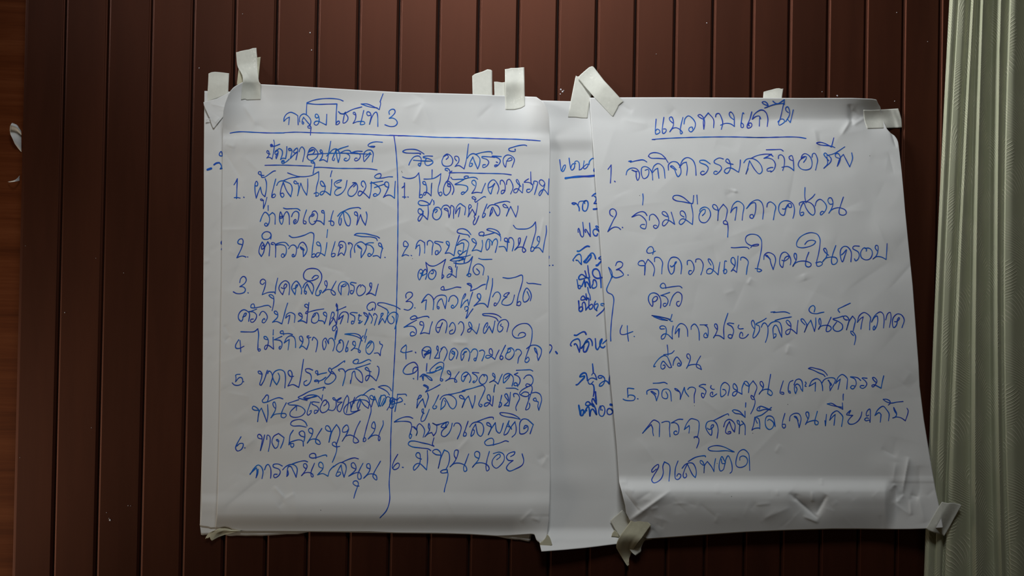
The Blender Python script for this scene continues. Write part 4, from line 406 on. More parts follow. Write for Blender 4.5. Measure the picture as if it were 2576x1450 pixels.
  ('item', '3189,1957 -26,-3 *-6,1 *2,45 4,-10 24,1 8,9 -6,14 -23,3 -21,-3 -10,-5/3207,2007 3,1/3286,1929 30,-1 27,-3 14,7/3255,1984 0,-15 12,-7 28,-3 15,4 4,16 *-11,38 -8,-27 -11,-11 -10,-9 7,0 19,13/3350,1972 9,18 -3,15 -9,2 -14,-7 -3,-21 7,-17 20,-4 14,11 7,50/3415,1970 -16,-7 -5,-8 10,3 18,21 *0,31 *21,-60 5,22 17,24/3460,1960 9,-9 17,-2 13,9 -6,32 0,37/3550,1936 -15,-1 -18,9 21,9 14,16 -7,21 -7,13 -8,-10 1,-14 11,4/3578,1941 -3,10 12,9 7,-1/3585,1986 0,-12 -8,2 -4,14 10,7 23,-14/3637,1960 11,3 5,13 -10,14 -14,7 -4,-18 4,-38 17,-16 23,18 -6,48/3707,1965 -16,-10 -3,-14 5,-10 10,8 7,19 -3,21 -12,14 -9,-3 2,-13 14,-7 *31,14 0,-29 10,-28/3766,1944 -16,-8 -5,-14 9,-3 14,18 *-2,39 5,-35 *18,-24 19,31 -9,31 -7,24/3797,2010 -12,0 -7,-13 2,-7 12,10 7,21 -7,31 -15,31/3839,1951 -14,-17 0,-12 7,-2 9,17 -4,21 *-18,26 8,-12 21,-12 24,2 14,17 -7,12 *-17,-10 3,-23 12,-73/3941,1917 -12,38 -4,24 18,5 -1,-8 -13,-2/3989,1915 -15,8 -8,28 3,25 8,3 -3,-10 -7,0/3995,1937 10,-24 16,-5 12,9 5,24 *0,28 -8,-11 -7,-17 -13,-8 -12,11 0,25 *5,12 7,-23 -5,-10/4052,1923 4,6 *-4,8 -2,7 6,1/4071,1944 14,-27 25,-11 17,11 10,24 2,25/4071,1944 18,-10 *14,-9 -2,44/4134,1930 14,-20 28,-9 21,3 6,9 *-27,53 0,-25 8,-4 -19,-24 5,2 7,22/4205,1930 12,-31 21,-14 25,21 0,17 -3,35/4203,1929 *25,-21 -12,52/4068,1855 21,7 31,15 24,10 7,9/4068,1855 10,-5 28,5 35,11 17,16 4,7/4330,1915 -15,-13 -37,-5 23,11 7,22 -7,18 -11,10 -11,-8 8,-9 12,2/4362,1904 -25,-1 16,14 8,15 -8,16 -14,7 -12,-7 5,-7 14,0/4407,1925 -12,-12 -5,-12 8,-1 14,17 -7,17 -14,14 -5,-7 9,-5 17,7 *21,11 5,-27 8,-35'),
  ('item', '3233,2181 24,-31 31,-35 14,3 15,12 1,30 -1,38/3234,2179 *42,-42 8,20 0,17 4,19/3330,2127 20,-6 18,4 0,35 3,38/3435,2111 -22,0 *-35,18 18,-1 15,11 5,24 -6,21 -14,4 -6,-11 11,-8 5,5/3443,2162 12,-30 21,-24 14,1 24,11 3,33 *-7,45 -10,0 *-8,2 1,5/3443,2162 *24,-20 2,11 -3,27/3500,2200 14,5 2,18 -11,32/3559,2155 9,7 19,-12 3,-11 -8,0 -5,11 5,17 -4,24 -12,-10 -15,-31 8,-25 28,-7 16,11 10,31 -5,45/3590,2117 32,-16 31,-15 10,-3 3,7/3641,2148 9,-26 17,-11 17,7 14,21 *-3,35 -11,-14 *-14,-38 -13,24 -6,31 12,7 14,-5 -3,-7 -11,3/3723,2139 -11,-7 -3,-15 8,1 4,21 *-2,44 4,-40 17,-11 -10,-14 17,21 2,49/3684,2068 14,12 28,5 *23,16 -1,-31/3684,2068 7,-5 28,7 24,24/3752,2028 -1,21/3810,2130 -7,-15 -4,-16 -7,37 *-9,29 13,-8 24,-2 *3,3 -1,-29 -5,-21 -13,-9 26,-9 28,-20 23,-19/3825,2045 -12,7 -5,11 9,5 31,-7 *31,3 -54,-19 -2,7 -3,7/3862,2117 7,-6 21,14 3,14 -10,18 -13,5 -15,-12 -5,-32 8,-21 18,-3 15,10 9,42/3949,2081 -12,44 -1,21 7,9 8,-5 -1,-14 -13,0/3972,2118 5,-24 21,-13 21,2 11,21 -4,28 *-5,20 -7,-30 -5,-14 -14,-12 10,1 11,21/4064,2106 -10,-23 3,-8 9,0 4,19 -7,21 *-10,21 4,-6 21,-10 28,-3 11,8 -4,12 -10,0 -4,-12 13,-54/4158,2086 *-5,57 *-3,-25 4,4/4174,2115 12,-32 24,-15 14,9 16,20 -2,25 -4,24/4174,2115 19,-21 *9,-7 -6,53/4162,2033 21,-3 27,15 *30,15 -2,-32/4162,2033 28,9 45,8/4243,1984 -1,9 0,21/4271,2083 9,-17 -14,11 -7,10 14,3 *17,1 -13,13 -11,18 7,12 21,0 24,-16 14,-24 4,-20/4370,2090 -10,4 -2,-11 7,-17 11,-7 3,24 *-2,42 -3,-10 -17,3 -7,-7 10,-8 10,3/4402,2091 14,-28 27,-18 18,18 12,20 -3,35/4402,2091 21,-14 *10,10 -4,38/4443,2010 18,0 16,9 1,12 -9,8/4443,2010 14,11 25,8 31,-5 30,-3/4510,2083 -11,-17 -3,-16 7,13 8,20 -5,14 *-14,7 18,-5 24,5 *21,14 12,-35 2,-17 -6,-11'),
  ('item', '3302,2361 -7,7 -14,9 -2,-9 16,-21 17,-9 2,9 -9,21 -17,28 -9,21 9,13 17,-3 21,-17 11,-28 -2,-35 *8,-22 25,17 -2,80/3411,2321 -12,33 -3,35 3,21 11,4 13,-11 2,-13 -12,-5 -8,12/3432,2357 16,-19 21,-8 17,3 14,24 3,28 *-5,19 -12,-12 *-28,-57 -15,33 -6,28 7,10 11,-9 -4,-14/3463,2323 34,-20 34,-8 16,0 3,4/3538,2342 -14,-12 -1,-11 10,2 10,22 *-1,37 3,-37 *14,-20 21,27 *12,24 2,-31 6,-34/3629,2312 5,21 16,-3 -7,-14 -11,-18 -10,21 -4,35 7,17 14,-7 7,-24 *4,-14 0,-7 13,-25 14,25 7,35 -3,21 -8,7/3722,2316 1,-14 14,-7 17,7 7,17 -7,21 -21,12 -21,-1 -9,-11 2,-31 14,-35 23,-11 24,21 4,35 2,49/3688,2275 -31,-6 -53,2 -34,-4 -7,-9 14,-10 31,-5 35,7 31,15 20,10'),
 ],
}


# ---------------------------------------------------------------- pen strokes
def decode(s):
    strokes = []
    for t in s.split('/'):
        w = 0.0
        if '~' in t: a, t = t.split('~'); w = float(a)
        pts = []; X = Y = 0
        for tok in t.split():
            c = tok[0] == '*'
            if c: tok = tok[1:]
            a, b = tok.split(','); X += int(a); Y += int(b); pts.append((X/2, Y/2, c))
        strokes.append((w, pts))
    return strokes

def smooth_stroke(pts):
    """centripetal Catmull-Rom through the pen points, sharp at the marked corners"""
    segs = []; cur = []
    for x, y, c in pts:
        cur.append((x, y))
        if c and len(cur) > 1: segs.append(cur); cur = [(x, y)]
    if len(cur) > 1: segs.append(cur)
    out = []
    for g in segs:
        g = [p for i, p in enumerate(g) if i == 0 or p != g[i-1]]
        if len(g) < 2: continue
        p = np.array(g, float)
        q = np.vstack([2*p[0]-p[1], p, 2*p[-1]-p[-2]])
        line = []
        for i in range(1, len(q)-2):
            p0, p1, p2, p3 = q[i-1], q[i], q[i+1], q[i+2]
            t0 = 0.0; t1 = t0+max(np.linalg.norm(p1-p0), 1e-6)**0.5; t2 = t1+max(np.linalg.norm(p2-p1), 1e-6)**0.5
            t3 = t2+max(np.linalg.norm(p3-p2), 1e-6)**0.5
            n = max(2, int(np.linalg.norm(p2-p1)/2.0)+1)
            for t in np.linspace(t1, t2, n, endpoint=False):
                A1 = (t1-t)/(t1-t0)*p0+(t-t0)/(t1-t0)*p1; A2 = (t2-t)/(t2-t1)*p1+(t-t1)/(t2-t1)*p2; A3 = (t3-t)/(t3-t2)*p2+(t-t2)/(t3-t2)*p3
                B1 = (t2-t)/(t2-t0)*A1+(t-t0)/(t2-t0)*A2; B2 = (t3-t)/(t3-t1)*A2+(t-t1)/(t3-t1)*A3
                line.append((t2-t)/(t2-t1)*B1+(t-t1)/(t2-t1)*B2)
        line.append(q[-2]); out.append(np.array(line))
    return out

def write(sheet, key, hfun, width):
    part_names = {'title': 'handwritten_title', 'heading': 'handwritten_heading', 'underline': 'drawn_underline',
                  'rule': 'drawn_rule', 'item': 'handwritten_line', 'bracket': 'drawn_bracket'}
    r = random.Random(7)
    for name, data in WRITING[key]:
        V = []; F = []
        for w, pts in decode(data):
            base = (w or width)*0.5*r.uniform(0.93, 1.07)
            for line in smooth_stroke(pts):
                d = np.gradient(line, axis=0); ln = np.hypot(d[:, 0], d[:, 1]); d = d/np.maximum(ln, 1e-6)[:, None]
                nrm = np.stack([-d[:, 1], d[:, 0]], -1)
                k = len(line)
                s = np.arange(k)
                hw = base*(0.95+0.12*np.sin(s*0.35+r.uniform(0, 6)))
                a = line+nrm*hw[:, None]; b = line-nrm*hw[:, None]
                o = len(V)
                pts2 = np.concatenate([a, b]); V.extend(pts2.tolist())
                F += [(o+i, o+i+1, o+k+i+1, o+k+i) for i in range(k-1)]
                for end, sgn, ii in ((line[0], -1, 0), (line[-1], 1, k-1)):     # round pen ends
                    th0 = math.atan2(d[ii][1], d[ii][0])+(math.pi if sgn < 0 else 0)
                    o2 = len(V); V.append(tuple(end))
                    for q in range(7):
                        th = th0-math.pi/2+math.pi*q/6
                        V.append((end[0]+hw[ii]*math.cos(th), end[1]+hw[ii]*math.sin(th)))
                    F += [(o2, o2+1+q, o2+2+q) for q in range(6)]
        p = np.array(V, float)
        h = hfun(p[:, 0], p[:, 1])
        mesh_obj(part_names[name], P(p[:, 0], p[:, 1], h+0.30), F, M_INK, sheet, smooth=True)

def make_sheet(name, label, outline, hfun, nu, nv, parent=None, thick=0.00025, mat=None):
    g = coons(*outline, nu, nv)
    h = hfun(g[..., 0], g[..., 1])
    o = grid_obj(name, P(g[..., 0], g[..., 1], h), mat or M_PAPER, parent, thick=thick)
    if label: tag(o, label, 'paper sheet')
    return o

# ---------------------------------------------------------------- the five flip chart sheets
# third layer, only its lower border shows under the left pair
def h_rear(x, y):
    return 1.2 + interp(y, [220, 1250, 1300, 1365], [0, 0.3, 2.0, 1.2]) + bumps(x, y, [(680, 1345, 60, 14, 0.8)])
make_sheet('paper_sheet', 'hindmost white sheet, only its lower border showing below the left writing sheet',
    ([(530, 262), (1338, 262)],
     [(504, 1330), (506, 1347.5), (523, 1346), (566, 1346.3), (572, 1348), (580, 1349.5), (598, 1348), (620, 1349), (640, 1348.4), (660, 1349),
      (700, 1346.5), (722, 1344.7), (750, 1344.5), (768, 1341), (778, 1338.8), (1180, 1345), (1250, 1350.2), (1277, 1356), (1300, 1358.6), (1308, 1358.6), (1328, 1363), (1333.5, 1363.3)],
     [(530, 262), (503, 1320), (504, 1330)], [(1338, 262), (1338.5, 1340), (1333.5, 1363.3)]), h_rear, 160, 160)

BL_CR = random_creases(11, 26, 505, 565, 240, 1330, 0.5, lmin=14, lmax=40) + [(513, 662, 528, 655, 5, 0.9, 1), (512, 430, 524, 436, 5, -0.7, 0)]
def h_back_left(x, y):
    return (3.0 + interp(y, [229, 300, 420, 900, 1240, 1268, 1280, 1300, 1328], [0, 0.8, 0.4, 0.6, 1.4, 3.6, 3.4, 2.2, 1.0])
            + creases(x, y, BL_CR) + bumps(x, y, [(530, 330, 22, 30, 0.9)]))
back_left = make_sheet('paper_sheet', 'narrow strip of a back sheet left of the left sheet, its top corner folded down',
    ([(514.3, 229), (521, 229.2), (573, 230.6), (700, 236), (1335, 262)],
     [(502.4, 1322), (505, 1325), (515, 1326.6), (524, 1327.5), (530, 1330), (540, 1329.5), (700, 1334), (1000, 1337), (1334, 1342)],
     [(514.3, 229), (513.5, 300), (512.8, 400), (512.5, 560), (511.5, 700), (510.2, 900), (509.2, 1056), (507.8, 1200), (507, 1250), (506.8, 1285), (505, 1305), (502.4, 1322)],
     [(1335, 262), (1334, 1342)]), h_back_left, 330, 300)
write(back_left, 'back_left', h_back_left, 2.8)

# its top left corner, folded forward over the front (a flap of the same sheet)
def h_flap(x, y):
    fold = (y-322)*(-0.83) - (x-538)          # distance from the fold line running from (538,322) up to (575,232)
    k = np.clip(((x-512)/60.0), 0, 1)
    return h_back_left(x, y) + 1.0 + 4.2*np.clip((585-x-0.35*(y-232))/75.0, 0, 1)**0.7 + creases(x, y, [(530, 262, 566, 270, 9, 0.7, 1), (540, 310, 552, 296, 6, 0.8, 0)])
g = coons([(511.8, 257.3), (520, 255), (545, 248.5), (575, 233.5)], [(535.5, 321), (538, 323), (548, 310), (563, 292)],
          [(511.8, 257.3), (513, 265), (524, 290), (528, 298), (530.5, 308), (535.5, 321)], [(575, 233.5), (572, 250), (563, 292)], 40, 50)
grid_obj('folded_corner', P(g[..., 0], g[..., 1], h_flap(g[..., 0], g[..., 1])), M_PAPER, back_left, thick=0.00025)
g = coons([(518, 299), (522, 298.3), (529, 299)], [(518, 303.3), (523, 302), (529, 300.5)], [(518, 299), (518, 303.3)], [(529, 299), (529, 300.5)], 10, 6)
grid_obj('torn_shred', P(g[..., 0], g[..., 1], 9.0+0*g[..., 0]), M_PAPER, back_left, thick=0.00025)

MID_CR = random_creases(21, 30, 1340, 1600, 260, 1380, 0.16, lmin=30, lmax=90, wmin=14, wmax=30)
def h_middle(x, y):
    return (4.0 + interp(y, [252, 290, 335, 347, 384, 430, 900, 1180, 1260], [0, 0.8, 4.6, 4.8, 0.8, 0.2, 0.0, -0.6, -1.2])
            + interp(y, [1260, 1325, 1362, 1388], [0, 0.5, 10.0, 19.0])*np.clip((1610-x)/60.0, 0.1, 1)
            + 0.8*np.exp(-((x-1400)/60.0)**2) + creases(x, y, MID_CR)
            + bumps(x, y, [(1440, 560, 60, 120, 0.6), (1470, 1170, 70, 40, -0.8), (1430, 1210, 60, 30, 1.0)]))
middle = make_sheet('paper_sheet', 'white sheet seen as a strip with bold writing between the two front sheets',
    ([(1338, 251.6), (1361, 252.6), (1410, 254.3), (1435, 254.9), (1483, 257.6), (1640, 263)],
     [(1362, 1388.6), (1420, 1384.2), (1470, 1379.5), (1500, 1376), (1520, 1373.4), (1551, 1369.6), (1640, 1358)],
     [(1338, 251.6), (1350, 900), (1357, 1366), (1362, 1388.6)], [(1640, 263), (1640, 1358)]), h_middle, 110, 400)
write(middle, 'middle', h_middle, 3.0)

FL_CR = (random_creases(3, 120, 560, 1385, 215, 1290, 0.75) + random_creases(5, 26, 560, 640, 260, 1300, 0.5, lmin=15, lmax=60) + [
    (1067, 256, 1040, 310, 14, 1.1, 1), (1067, 256, 1010, 272, 12, 0.7, -1), (1064, 262, 1092, 336, 13, 0.8, -1), (1070, 252, 1030, 232, 8, -0.7, 0),
    (612, 264, 648, 318, 10, 1.3, 1), (640, 310, 676, 330, 10, -0.8, 0), (596, 316, 618, 360, 9, 0.7, 1),
    (566, 362, 592, 372, 6, 0.8, 1), (563, 380, 610, 456, 12, -0.9, 1), (616, 396, 660, 440, 16, 0.7, 1),
    (716, 1254, 690, 1224, 7, 1.3, 1), (713, 1258, 742, 1240, 8, 0.9, -1), (716, 1262, 700, 1276, 8, -0.8, 0),
    (1378, 1146, 1362, 1174, 7, 0.9, 1), (1372, 1148, 1352, 1160, 7, -0.9, 0), (1308, 1313, 1340, 1282, 9, 1.0, -1), (1336, 1304, 1360, 1312, 8, 0.9, 1),
    (860, 745, 880, 700, 14, 0.8, 1), (1120, 566, 1146, 590, 10, 0.8, 1), (1135, 862, 1180, 864, 12, 1.4, 1), (565, 860, 580, 846, 6, -0.9, 0), (563, 818, 578, 846, 7, -0.8, 1),
    (950, 775, 1010, 770, 16, 0.5, 1), (1368, 548, 1356, 604, 7, 0.9, 1), (900, 1340, 930, 1300, 8, 0.1, 0),
    (740, 800, 770, 745, 16, 0.8, -1), (1180, 1100, 1150, 1135, 8, 1.0, 1), (1240, 262, 1200, 300, 12, -0.8, 1), (1340, 262, 1345, 330, 12, 0.8, 0), (1320, 262, 1370, 268, 10, 0.6, 0)])
FL_BU = random_bumps(9, 70, 560, 1385, 260, 1270, 0.9) + [(1150, 850, 60, 18, -0.9), (1250, 1250, 80, 26, -0.7), (632, 222, 38, 42, -7.0), (1295, 238, 44, 46, -9.5), (610, 480, 20, 60, 0.8), (640, 1120, 60, 50, 0.6)]
def h_front_left(x, y):
    base = 10.6 + interp(y, [207, 232, 262, 322, 334, 352, 362, 392, 430, 640, 1000, 1150, 1235, 1272, 1292, 1342, 1366],
                        [5.6, 2.0, -0.2, -0.6, -0.2, 2.4, 2.7, 0.9, 0.2, 0.0, 0.3, 1.0, 4.6, 7.6, 6.6, -5.4, -6.4])
    c1 = np.clip((x-1300)/85.0, 0, 1)**2*np.clip((352-y)/110.0, 0, 1)**1.2
    c2 = np.clip((632-x)/75.0, 0, 1)**1.6*np.clip((345-y)/120.0, 0, 1)**1.1
    c3 = np.clip((x-1290)/80.0, 0, 1)*np.clip((y-1300)/60.0, 0, 1)
    return base + 34*c1 + 26*c2 + 11*c3 + creases(x, y, FL_CR) + bumps(x, y, FL_BU)
front_left = make_sheet('paper_sheet', 'large left sheet with a blue two-column handwritten list under a ruled title',
    ([(561, 297), (562.3, 277), (567, 258), (574, 240), (580, 228.5), (588, 219.5), (600, 212), (611, 206.5), (655, 212), (700, 214.3), (900, 226.4), (1005, 232),
      (1190, 237), (1244, 239.6), (1320, 242.8), (1349, 244), (1356, 249), (1363, 253.5), (1370, 262), (1376, 274), (1380, 290), (1381.4, 303)],
     [(541, 1328.5), (552, 1329), (566, 1326.4), (576, 1328.4), (585, 1333), (604, 1337.3), (620, 1338.3), (780, 1338.8), (930, 1339.3), (975, 1341.3), (1000, 1342.2),
      (1100, 1343), (1180, 1345.6), (1250, 1350), (1280, 1349), (1337, 1344.7), (1344.6, 1346), (1349, 1359), (1353, 1364), (1358, 1366.6), (1363.6, 1364.6), (1370.5, 1363.4)],
     [(561, 297), (560, 400), (558.4, 560), (557.6, 680), (555.7, 790), (553, 990), (551.4, 1060), (547, 1240), (544.5, 1300), (541, 1328.5)],
     [(1381.4, 303), (1382.5, 340), (1383.4, 380), (1382, 470), (1381.5, 580), (1380.8, 640), (1381.4, 790), (1382, 985), (1383.2, 1100), (1384.6, 1200), (1383.2, 1250), (1381.6, 1312), (1377, 1345), (1370.5, 1363.4)]),
    h_front_left, 300, 400)
write(front_left, 'front_left', h_front_left, 2.55)

FR_CR = (random_creases(33, 115, 1500, 2330, 300, 1200, 0.75) + random_creases(35, 34, 1590, 2330, 1225, 1330, 0.6, lmin=15, lmax=70, wmin=5, wmax=12) + [
    # left lower corner: the paper is gathered towards the tape
    (1690, 1232, 1580, 1312, 13, 5.0, 1), (1640, 1236, 1600, 1262, 9, -1.8, 0), (1556, 1214, 1580, 1214, 8, 2.0, 0), (1566, 1232, 1610, 1290, 12, -2.4, 0), (1572, 1228, 1596, 1236, 7, 1.3, 0),
    (1602, 1276, 1616, 1284, 5, 0.9, 0), (1636, 1283, 1656, 1276, 8, 1.0, -1), (1690, 1268, 1736, 1268, 6, 0.6, 1), (1644, 1330, 1626, 1352, 8, -1.2, 0),
    # dent in the lower bulge
    (1984, 1241, 2058, 1306, 13, -5.4, 1), (2081, 1246, 2054, 1296, 10, -4.6, -1), (2004, 1243, 2000, 1262, 7, -1.6, 0), (2042, 1237, 2043, 1264, 5, 1.6, 1),
    (2020, 1300, 2060, 1316, 7, 1.8, 1), (2066, 1204, 2068, 1222, 4, 1.2, 0), (1955, 1232, 1957, 1248, 4, 0.8, 0), (1920, 1306, 1990, 1276, 14, 1.6, 0), (1900, 1272, 1940, 1268, 8, 1.0, 1),
    # right lower corner wrinkles
    (2287, 1150, 2270, 1246, 9, 4.0, -1), (2254, 1164, 2246, 1216, 8, 1.6, 0), (2253, 1217, 2237, 1234, 6, 1.8, 1), (2250, 1222, 2257, 1263, 8, -3.0, 0), (2275, 1243, 2256, 1264, 6, 2.2, 1),
    (2290, 1246, 2312, 1252, 8, -2.4, 0), (2312, 1172, 2314, 1250, 14, -1.8, 0), (2288, 1258, 2292, 1298, 6, 1.8, 1), (2242, 1262, 2292, 1298, 8, 1.4, 0), (2312, 1250, 2326, 1316, 12, 1.8, 0), (2330, 1252, 2352, 1230, 8, -0.8, 0),
    # right upper corner
    (2136, 262, 2142, 316, 9, -2.4, 1), (2142, 300, 2118, 338, 7, 1.8, -1), (2143, 276, 2172, 300, 9, -1.6, 0), (2146, 316, 2176, 296, 8, 1.6, 1), (2046, 322, 2060, 372, 9, 0.9, 0),
    (2060, 330, 2066, 392, 9, -0.8, 0), (2240, 330, 2254, 372, 7, -1.6, 1), (2234, 380, 2250, 440, 12, -0.9, 0), (1560, 262, 1592, 282, 8, -1.0, 0), (1562, 300, 1630, 314, 12, 0.9, 0), (1700, 272, 1680, 292, 12, -0.8, 0),
    (1850, 485, 1852, 478, 9, 1.4, 1), (1846, 484, 1824, 492, 8, -0.8, 0), (1890, 698, 1880, 716, 8, 1.3, 1), (1820, 740, 1850, 730, 8, 0.8, 0), (1760, 1000, 1820, 1045, 20, 0.6, 1),
    (2020, 690, 2026, 706, 9, 1.0, 0), (1985, 866, 1978, 892, 10, 1.1, 1), (2265, 428, 2280, 470, 14, 0.5, 0), (2292, 935, 2270, 965, 18, 0.8, 0), (2216, 1130, 2256, 1150, 12, -1.1, 1), (1962, 1118, 1950, 1140, 8, 0.9, 1)])
FR_BU = random_bumps(41, 70, 1500, 2330, 300, 1190, 0.95) + [(2040, 1275, 42, 26, -3.0), (2120, 1290, 60, 30, 1.2), (1850, 1290, 90, 28, 1.0), (2205, 288, 44, 36, -7.0), (2200, 900, 60, 200, 0.8),
    (2240, 1180, 40, 50, 1.5), (1600, 1250, 30, 26, 1.5), (2090, 640, 60, 260, 0.8)]
def h_front_right(x, y):
    base = 11.0 + interp(y, [245, 262, 290, 330, 420, 640, 900, 1120, 1196, 1206, 1240, 1252, 1275, 1357],
                         [0.0, 0.0, 0.0, 1.2, 2.0, 2.0, 2.6, 3.4, 3.8, 5.2, 20.0, 21.0, 18.6, 2.0])
    top = interp(x, [1480, 1600, 1760, 2000, 2210, 2380], [0.6, 4.0, 7.0, 14.0, 17.0, 17.0])*np.clip((302-y)/56.0, 0, 1)**1.3
    # the lower right corner stands off over the curtain, the bulge dies out towards both lower corners
    lr = np.clip((x-2180)/190.0, 0, 1)**1.5*np.clip((y-1000)/330.0, 0, 1)
    side = np.clip((x-2225)/30.0, 0, 1)
    side = ease(side)*np.clip((y-1196)/20.0, 0, 1)
    flat = interp(y, [1196, 1357], [0.0, 6.0])
    bulge = interp(y, [245, 1196, 1206, 1240, 1252, 1275, 1357], [0, 0, 1.4, 16.2, 17.2, 14.8, -1.8])
    base = base + side*(flat-bulge)
    left = np.clip((1640-x)/70.0, 0, 1)*np.clip((y-1230)/70.0, 0, 1)
    ur = np.clip((x-2170)/90.0, 0, 1)*np.clip((420-y)/140.0, 0, 1)
    return base + top + 20*lr - 1*left - 3*ur + creases(x, y, FR_CR) + bumps(x, y, FR_BU) + interp(x, [1480, 1700, 2000, 2330, 2380], [-1.0, 2.0, 2.5, -1.5, -1.5])
front_right = make_sheet('paper_sheet', 'large right sheet with one blue handwritten column of five numbered points, lower edge bulging',
    ([(1482.9, 246), (1566, 245.2), (1690, 245), (1880, 246), (2019, 247), (2141, 246.6), (2193, 248.7), (2205, 250.8), (2207.5, 257), (2210, 262), (2214.5, 269), (2216, 276), (2219.5, 296), (2223, 306),
      (2230.5, 323.5), (2236, 330), (2241.7, 335.8), (2249.8, 341), (2256, 349), (2259.5, 358)],
     [(1574.8, 1292), (1580, 1302), (1590, 1322), (1606, 1342), (1627, 1357.6), (1690, 1353), (1780, 1346.6), (1876, 1340), (1980, 1335.5), (2093, 1332.2), (2160, 1332.2), (2229, 1333), (2290, 1332.5), (2327, 1331.2), (2372.5, 1328.6)],
     [(1482.9, 246), (1484.5, 275), (1493.3, 388), (1496.2, 437), (1501.2, 506), (1505.8, 554), (1509.5, 606), (1513, 655), (1517.3, 716), (1521.3, 773), (1524.2, 816), (1526.6, 850), (1534.4, 946), (1537.2, 974),
      (1545.2, 1056), (1551.4, 1124), (1557.4, 1214), (1563, 1234), (1572.6, 1273), (1574.8, 1292)],
     [(2259.5, 358), (2263, 385), (2268, 428), (2274, 492), (2277, 530), (2285, 611), (2296.2, 720), (2307, 868), (2311, 920), (2313.5, 972), (2324, 1056), (2343, 1172), (2354, 1235), (2362.5, 1273), (2372.5, 1328.6)]),
    h_front_right, 320, 420)
write(front_right, 'front_right', h_front_right, 2.55)

# ---------------------------------------------------------------- masking tape
def tape(label, sides, off, mat=None, group=None, nu=14, nv=26, parts=()):
    """sides: top, bottom, left, right borders; off(x, y, u, v) gives the stand-off in mm"""
    g = coons(*sides, nu, nv)
    U, V = np.meshgrid(np.linspace(0, 1, nu), np.linspace(0, 1, nv))
    o = grid_obj('tape_strip', P(g[..., 0], g[..., 1], off(g[..., 0], g[..., 1], U, V)), mat or M_TAPE, thick=0.00012)
    tag(o, label, 'tape', 'masking tape holding the sheets')
    return o

def stuck(hf, ve, lift=0.55, wall=0.5):
    """tape that starts on the planks (v = 0) and laps onto a sheet at v = ve"""
    def f(x, y, u, v):
        hs = hf(x, y)+lift
        k = ease(np.clip(v/ve, 0, 1))
        return wall*(1-k)+hs*k
    return f

tape('short tape piece holding the top left corner of the narrow back sheet',
     ([(524.5, 185.2), (531, 182), (541, 180.7), (556, 182), (576.3, 184.6)], [(522, 256), (545, 248), (574, 236)],
      [(524.5, 185.2), (523.5, 210), (522.3, 229), (522, 256)], [(576.3, 184.6), (575, 210), (574.2, 230), (574, 236)]),
     stuck(h_back_left, 0.62, 0.4), M_TAPE_PLAIN)
tape('wider tape piece behind the twisted one at the top left of the left sheet',
     ([(603, 150), (624, 147.5), (647, 144.7), (655.6, 143.4)], [(595.8, 213), (625, 218), (648, 222)],
      [(603, 150), (600.3, 174), (597.5, 196), (595.8, 213)], [(655.6, 143.4), (653, 168), (650.3, 197), (648, 222)]),
     lambda x, y, u, v: 0.5+7.0*ease(v), M_TAPE_OLD)
def off_twist(x, y, u, v):
    hs = h_front_left(x, y)+0.6
    k = ease(np.clip((v-0.25)/0.40, 0, 1))
    fold = 6.0*np.exp(-((v-0.46)/0.13)**2)*np.clip(1-np.abs(u-(1.45-1.6*(0.75-v)))/0.7, 0, 1)
    return 1.8*(1-k)+hs*k+fold*(1-u)
tape('twisted tape strip standing highest, over the top left of the left sheet',
     ([(593.8, 131.5), (598, 131), (603.7, 128.9), (615.8, 126.2), (626, 124.7), (635.7, 121.3), (644.9, 120.5)],
      [(606.4, 251.5), (617, 249.5), (621, 251.8), (636, 251.2), (655.6, 250.6)],
      [(593.8, 131.5), (595.3, 152), (596.5, 163), (598.6, 170), (605.3, 181.3), (609.6, 190), (611, 199), (611, 206), (608, 222), (606.4, 251.5)],
      [(644.9, 120.5), (645.6, 131), (647.2, 146.7), (647.4, 165), (648.6, 183), (650.2, 198), (651.6, 206), (656.6, 212.4), (656.2, 230), (655.6, 250.6)]), off_twist, M_TAPE, nv=60, nu=24)
tape('slant-topped tape piece rising behind the left sheet, left of the close pair',
     ([(1187.8, 191.6), (1193, 187), (1199.4, 184.4), (1214, 180), (1226, 174.4), (1234, 175.2), (1238, 177.8)], [(1189.2, 250), (1238.6, 253)],
      [(1187.8, 191.6), (1188.8, 236), (1189.2, 250)], [(1238, 177.8), (1238.4, 239), (1238.6, 253)]),
     stuck(lambda x, y: 3.2+0*x, 1.0, 0.3), M_TAPE_PLAIN)
tape('low tape piece tucked under the flecked strip at the top of the left sheet',
     ([(1242.9, 205.8), (1250, 205.6), (1256, 206.6), (1264, 207.7), (1270, 206.4), (1280, 202), (1292.6, 198)], [(1244.4, 252), (1293, 254)],
      [(1242.9, 205.8), (1243.9, 239), (1244.4, 252)], [(1292.6, 198), (1293, 254)]),
     stuck(lambda x, y: 2.6+0*x, 1.0, 0.3), M_TAPE_PLAIN)
tape('flecked upright tape strip over the top edge near the right corner of the left sheet',
     ([(1270.1, 174.2), (1280, 173), (1284.3, 171.2), (1301, 171), (1312, 169.6), (1318.8, 169.4)], [(1271.7, 275.8), (1281, 276), (1293.7, 276.2), (1310.5, 272.2), (1320.4, 266.4)],
      [(1270.1, 174.2), (1270.4, 239), (1271.7, 275.8)], [(1318.8, 169.4), (1319.9, 242.2), (1320.4, 266.4)]),
     stuck(h_front_left, 0.66, 0.6, 1.2), M_TAPE, nv=40)
tape('leaning tape piece holding the top of the middle sheet',
     ([(1448.8, 190.4), (1451.9, 192.6), (1456, 192), (1475, 197), (1494.9, 202.4)], [(1428.9, 295.2), (1448.8, 295.6), (1462, 297.4), (1478, 297.6)],
      [(1448.8, 190.4), (1447, 196), (1435.7, 253.8), (1428.9, 295.2)], [(1494.9, 202.4), (1488.6, 238), (1483.4, 262), (1478, 297.6)]),
     stuck(h_middle, 0.6, 0.4), M_TAPE_PLAIN, nv=36)
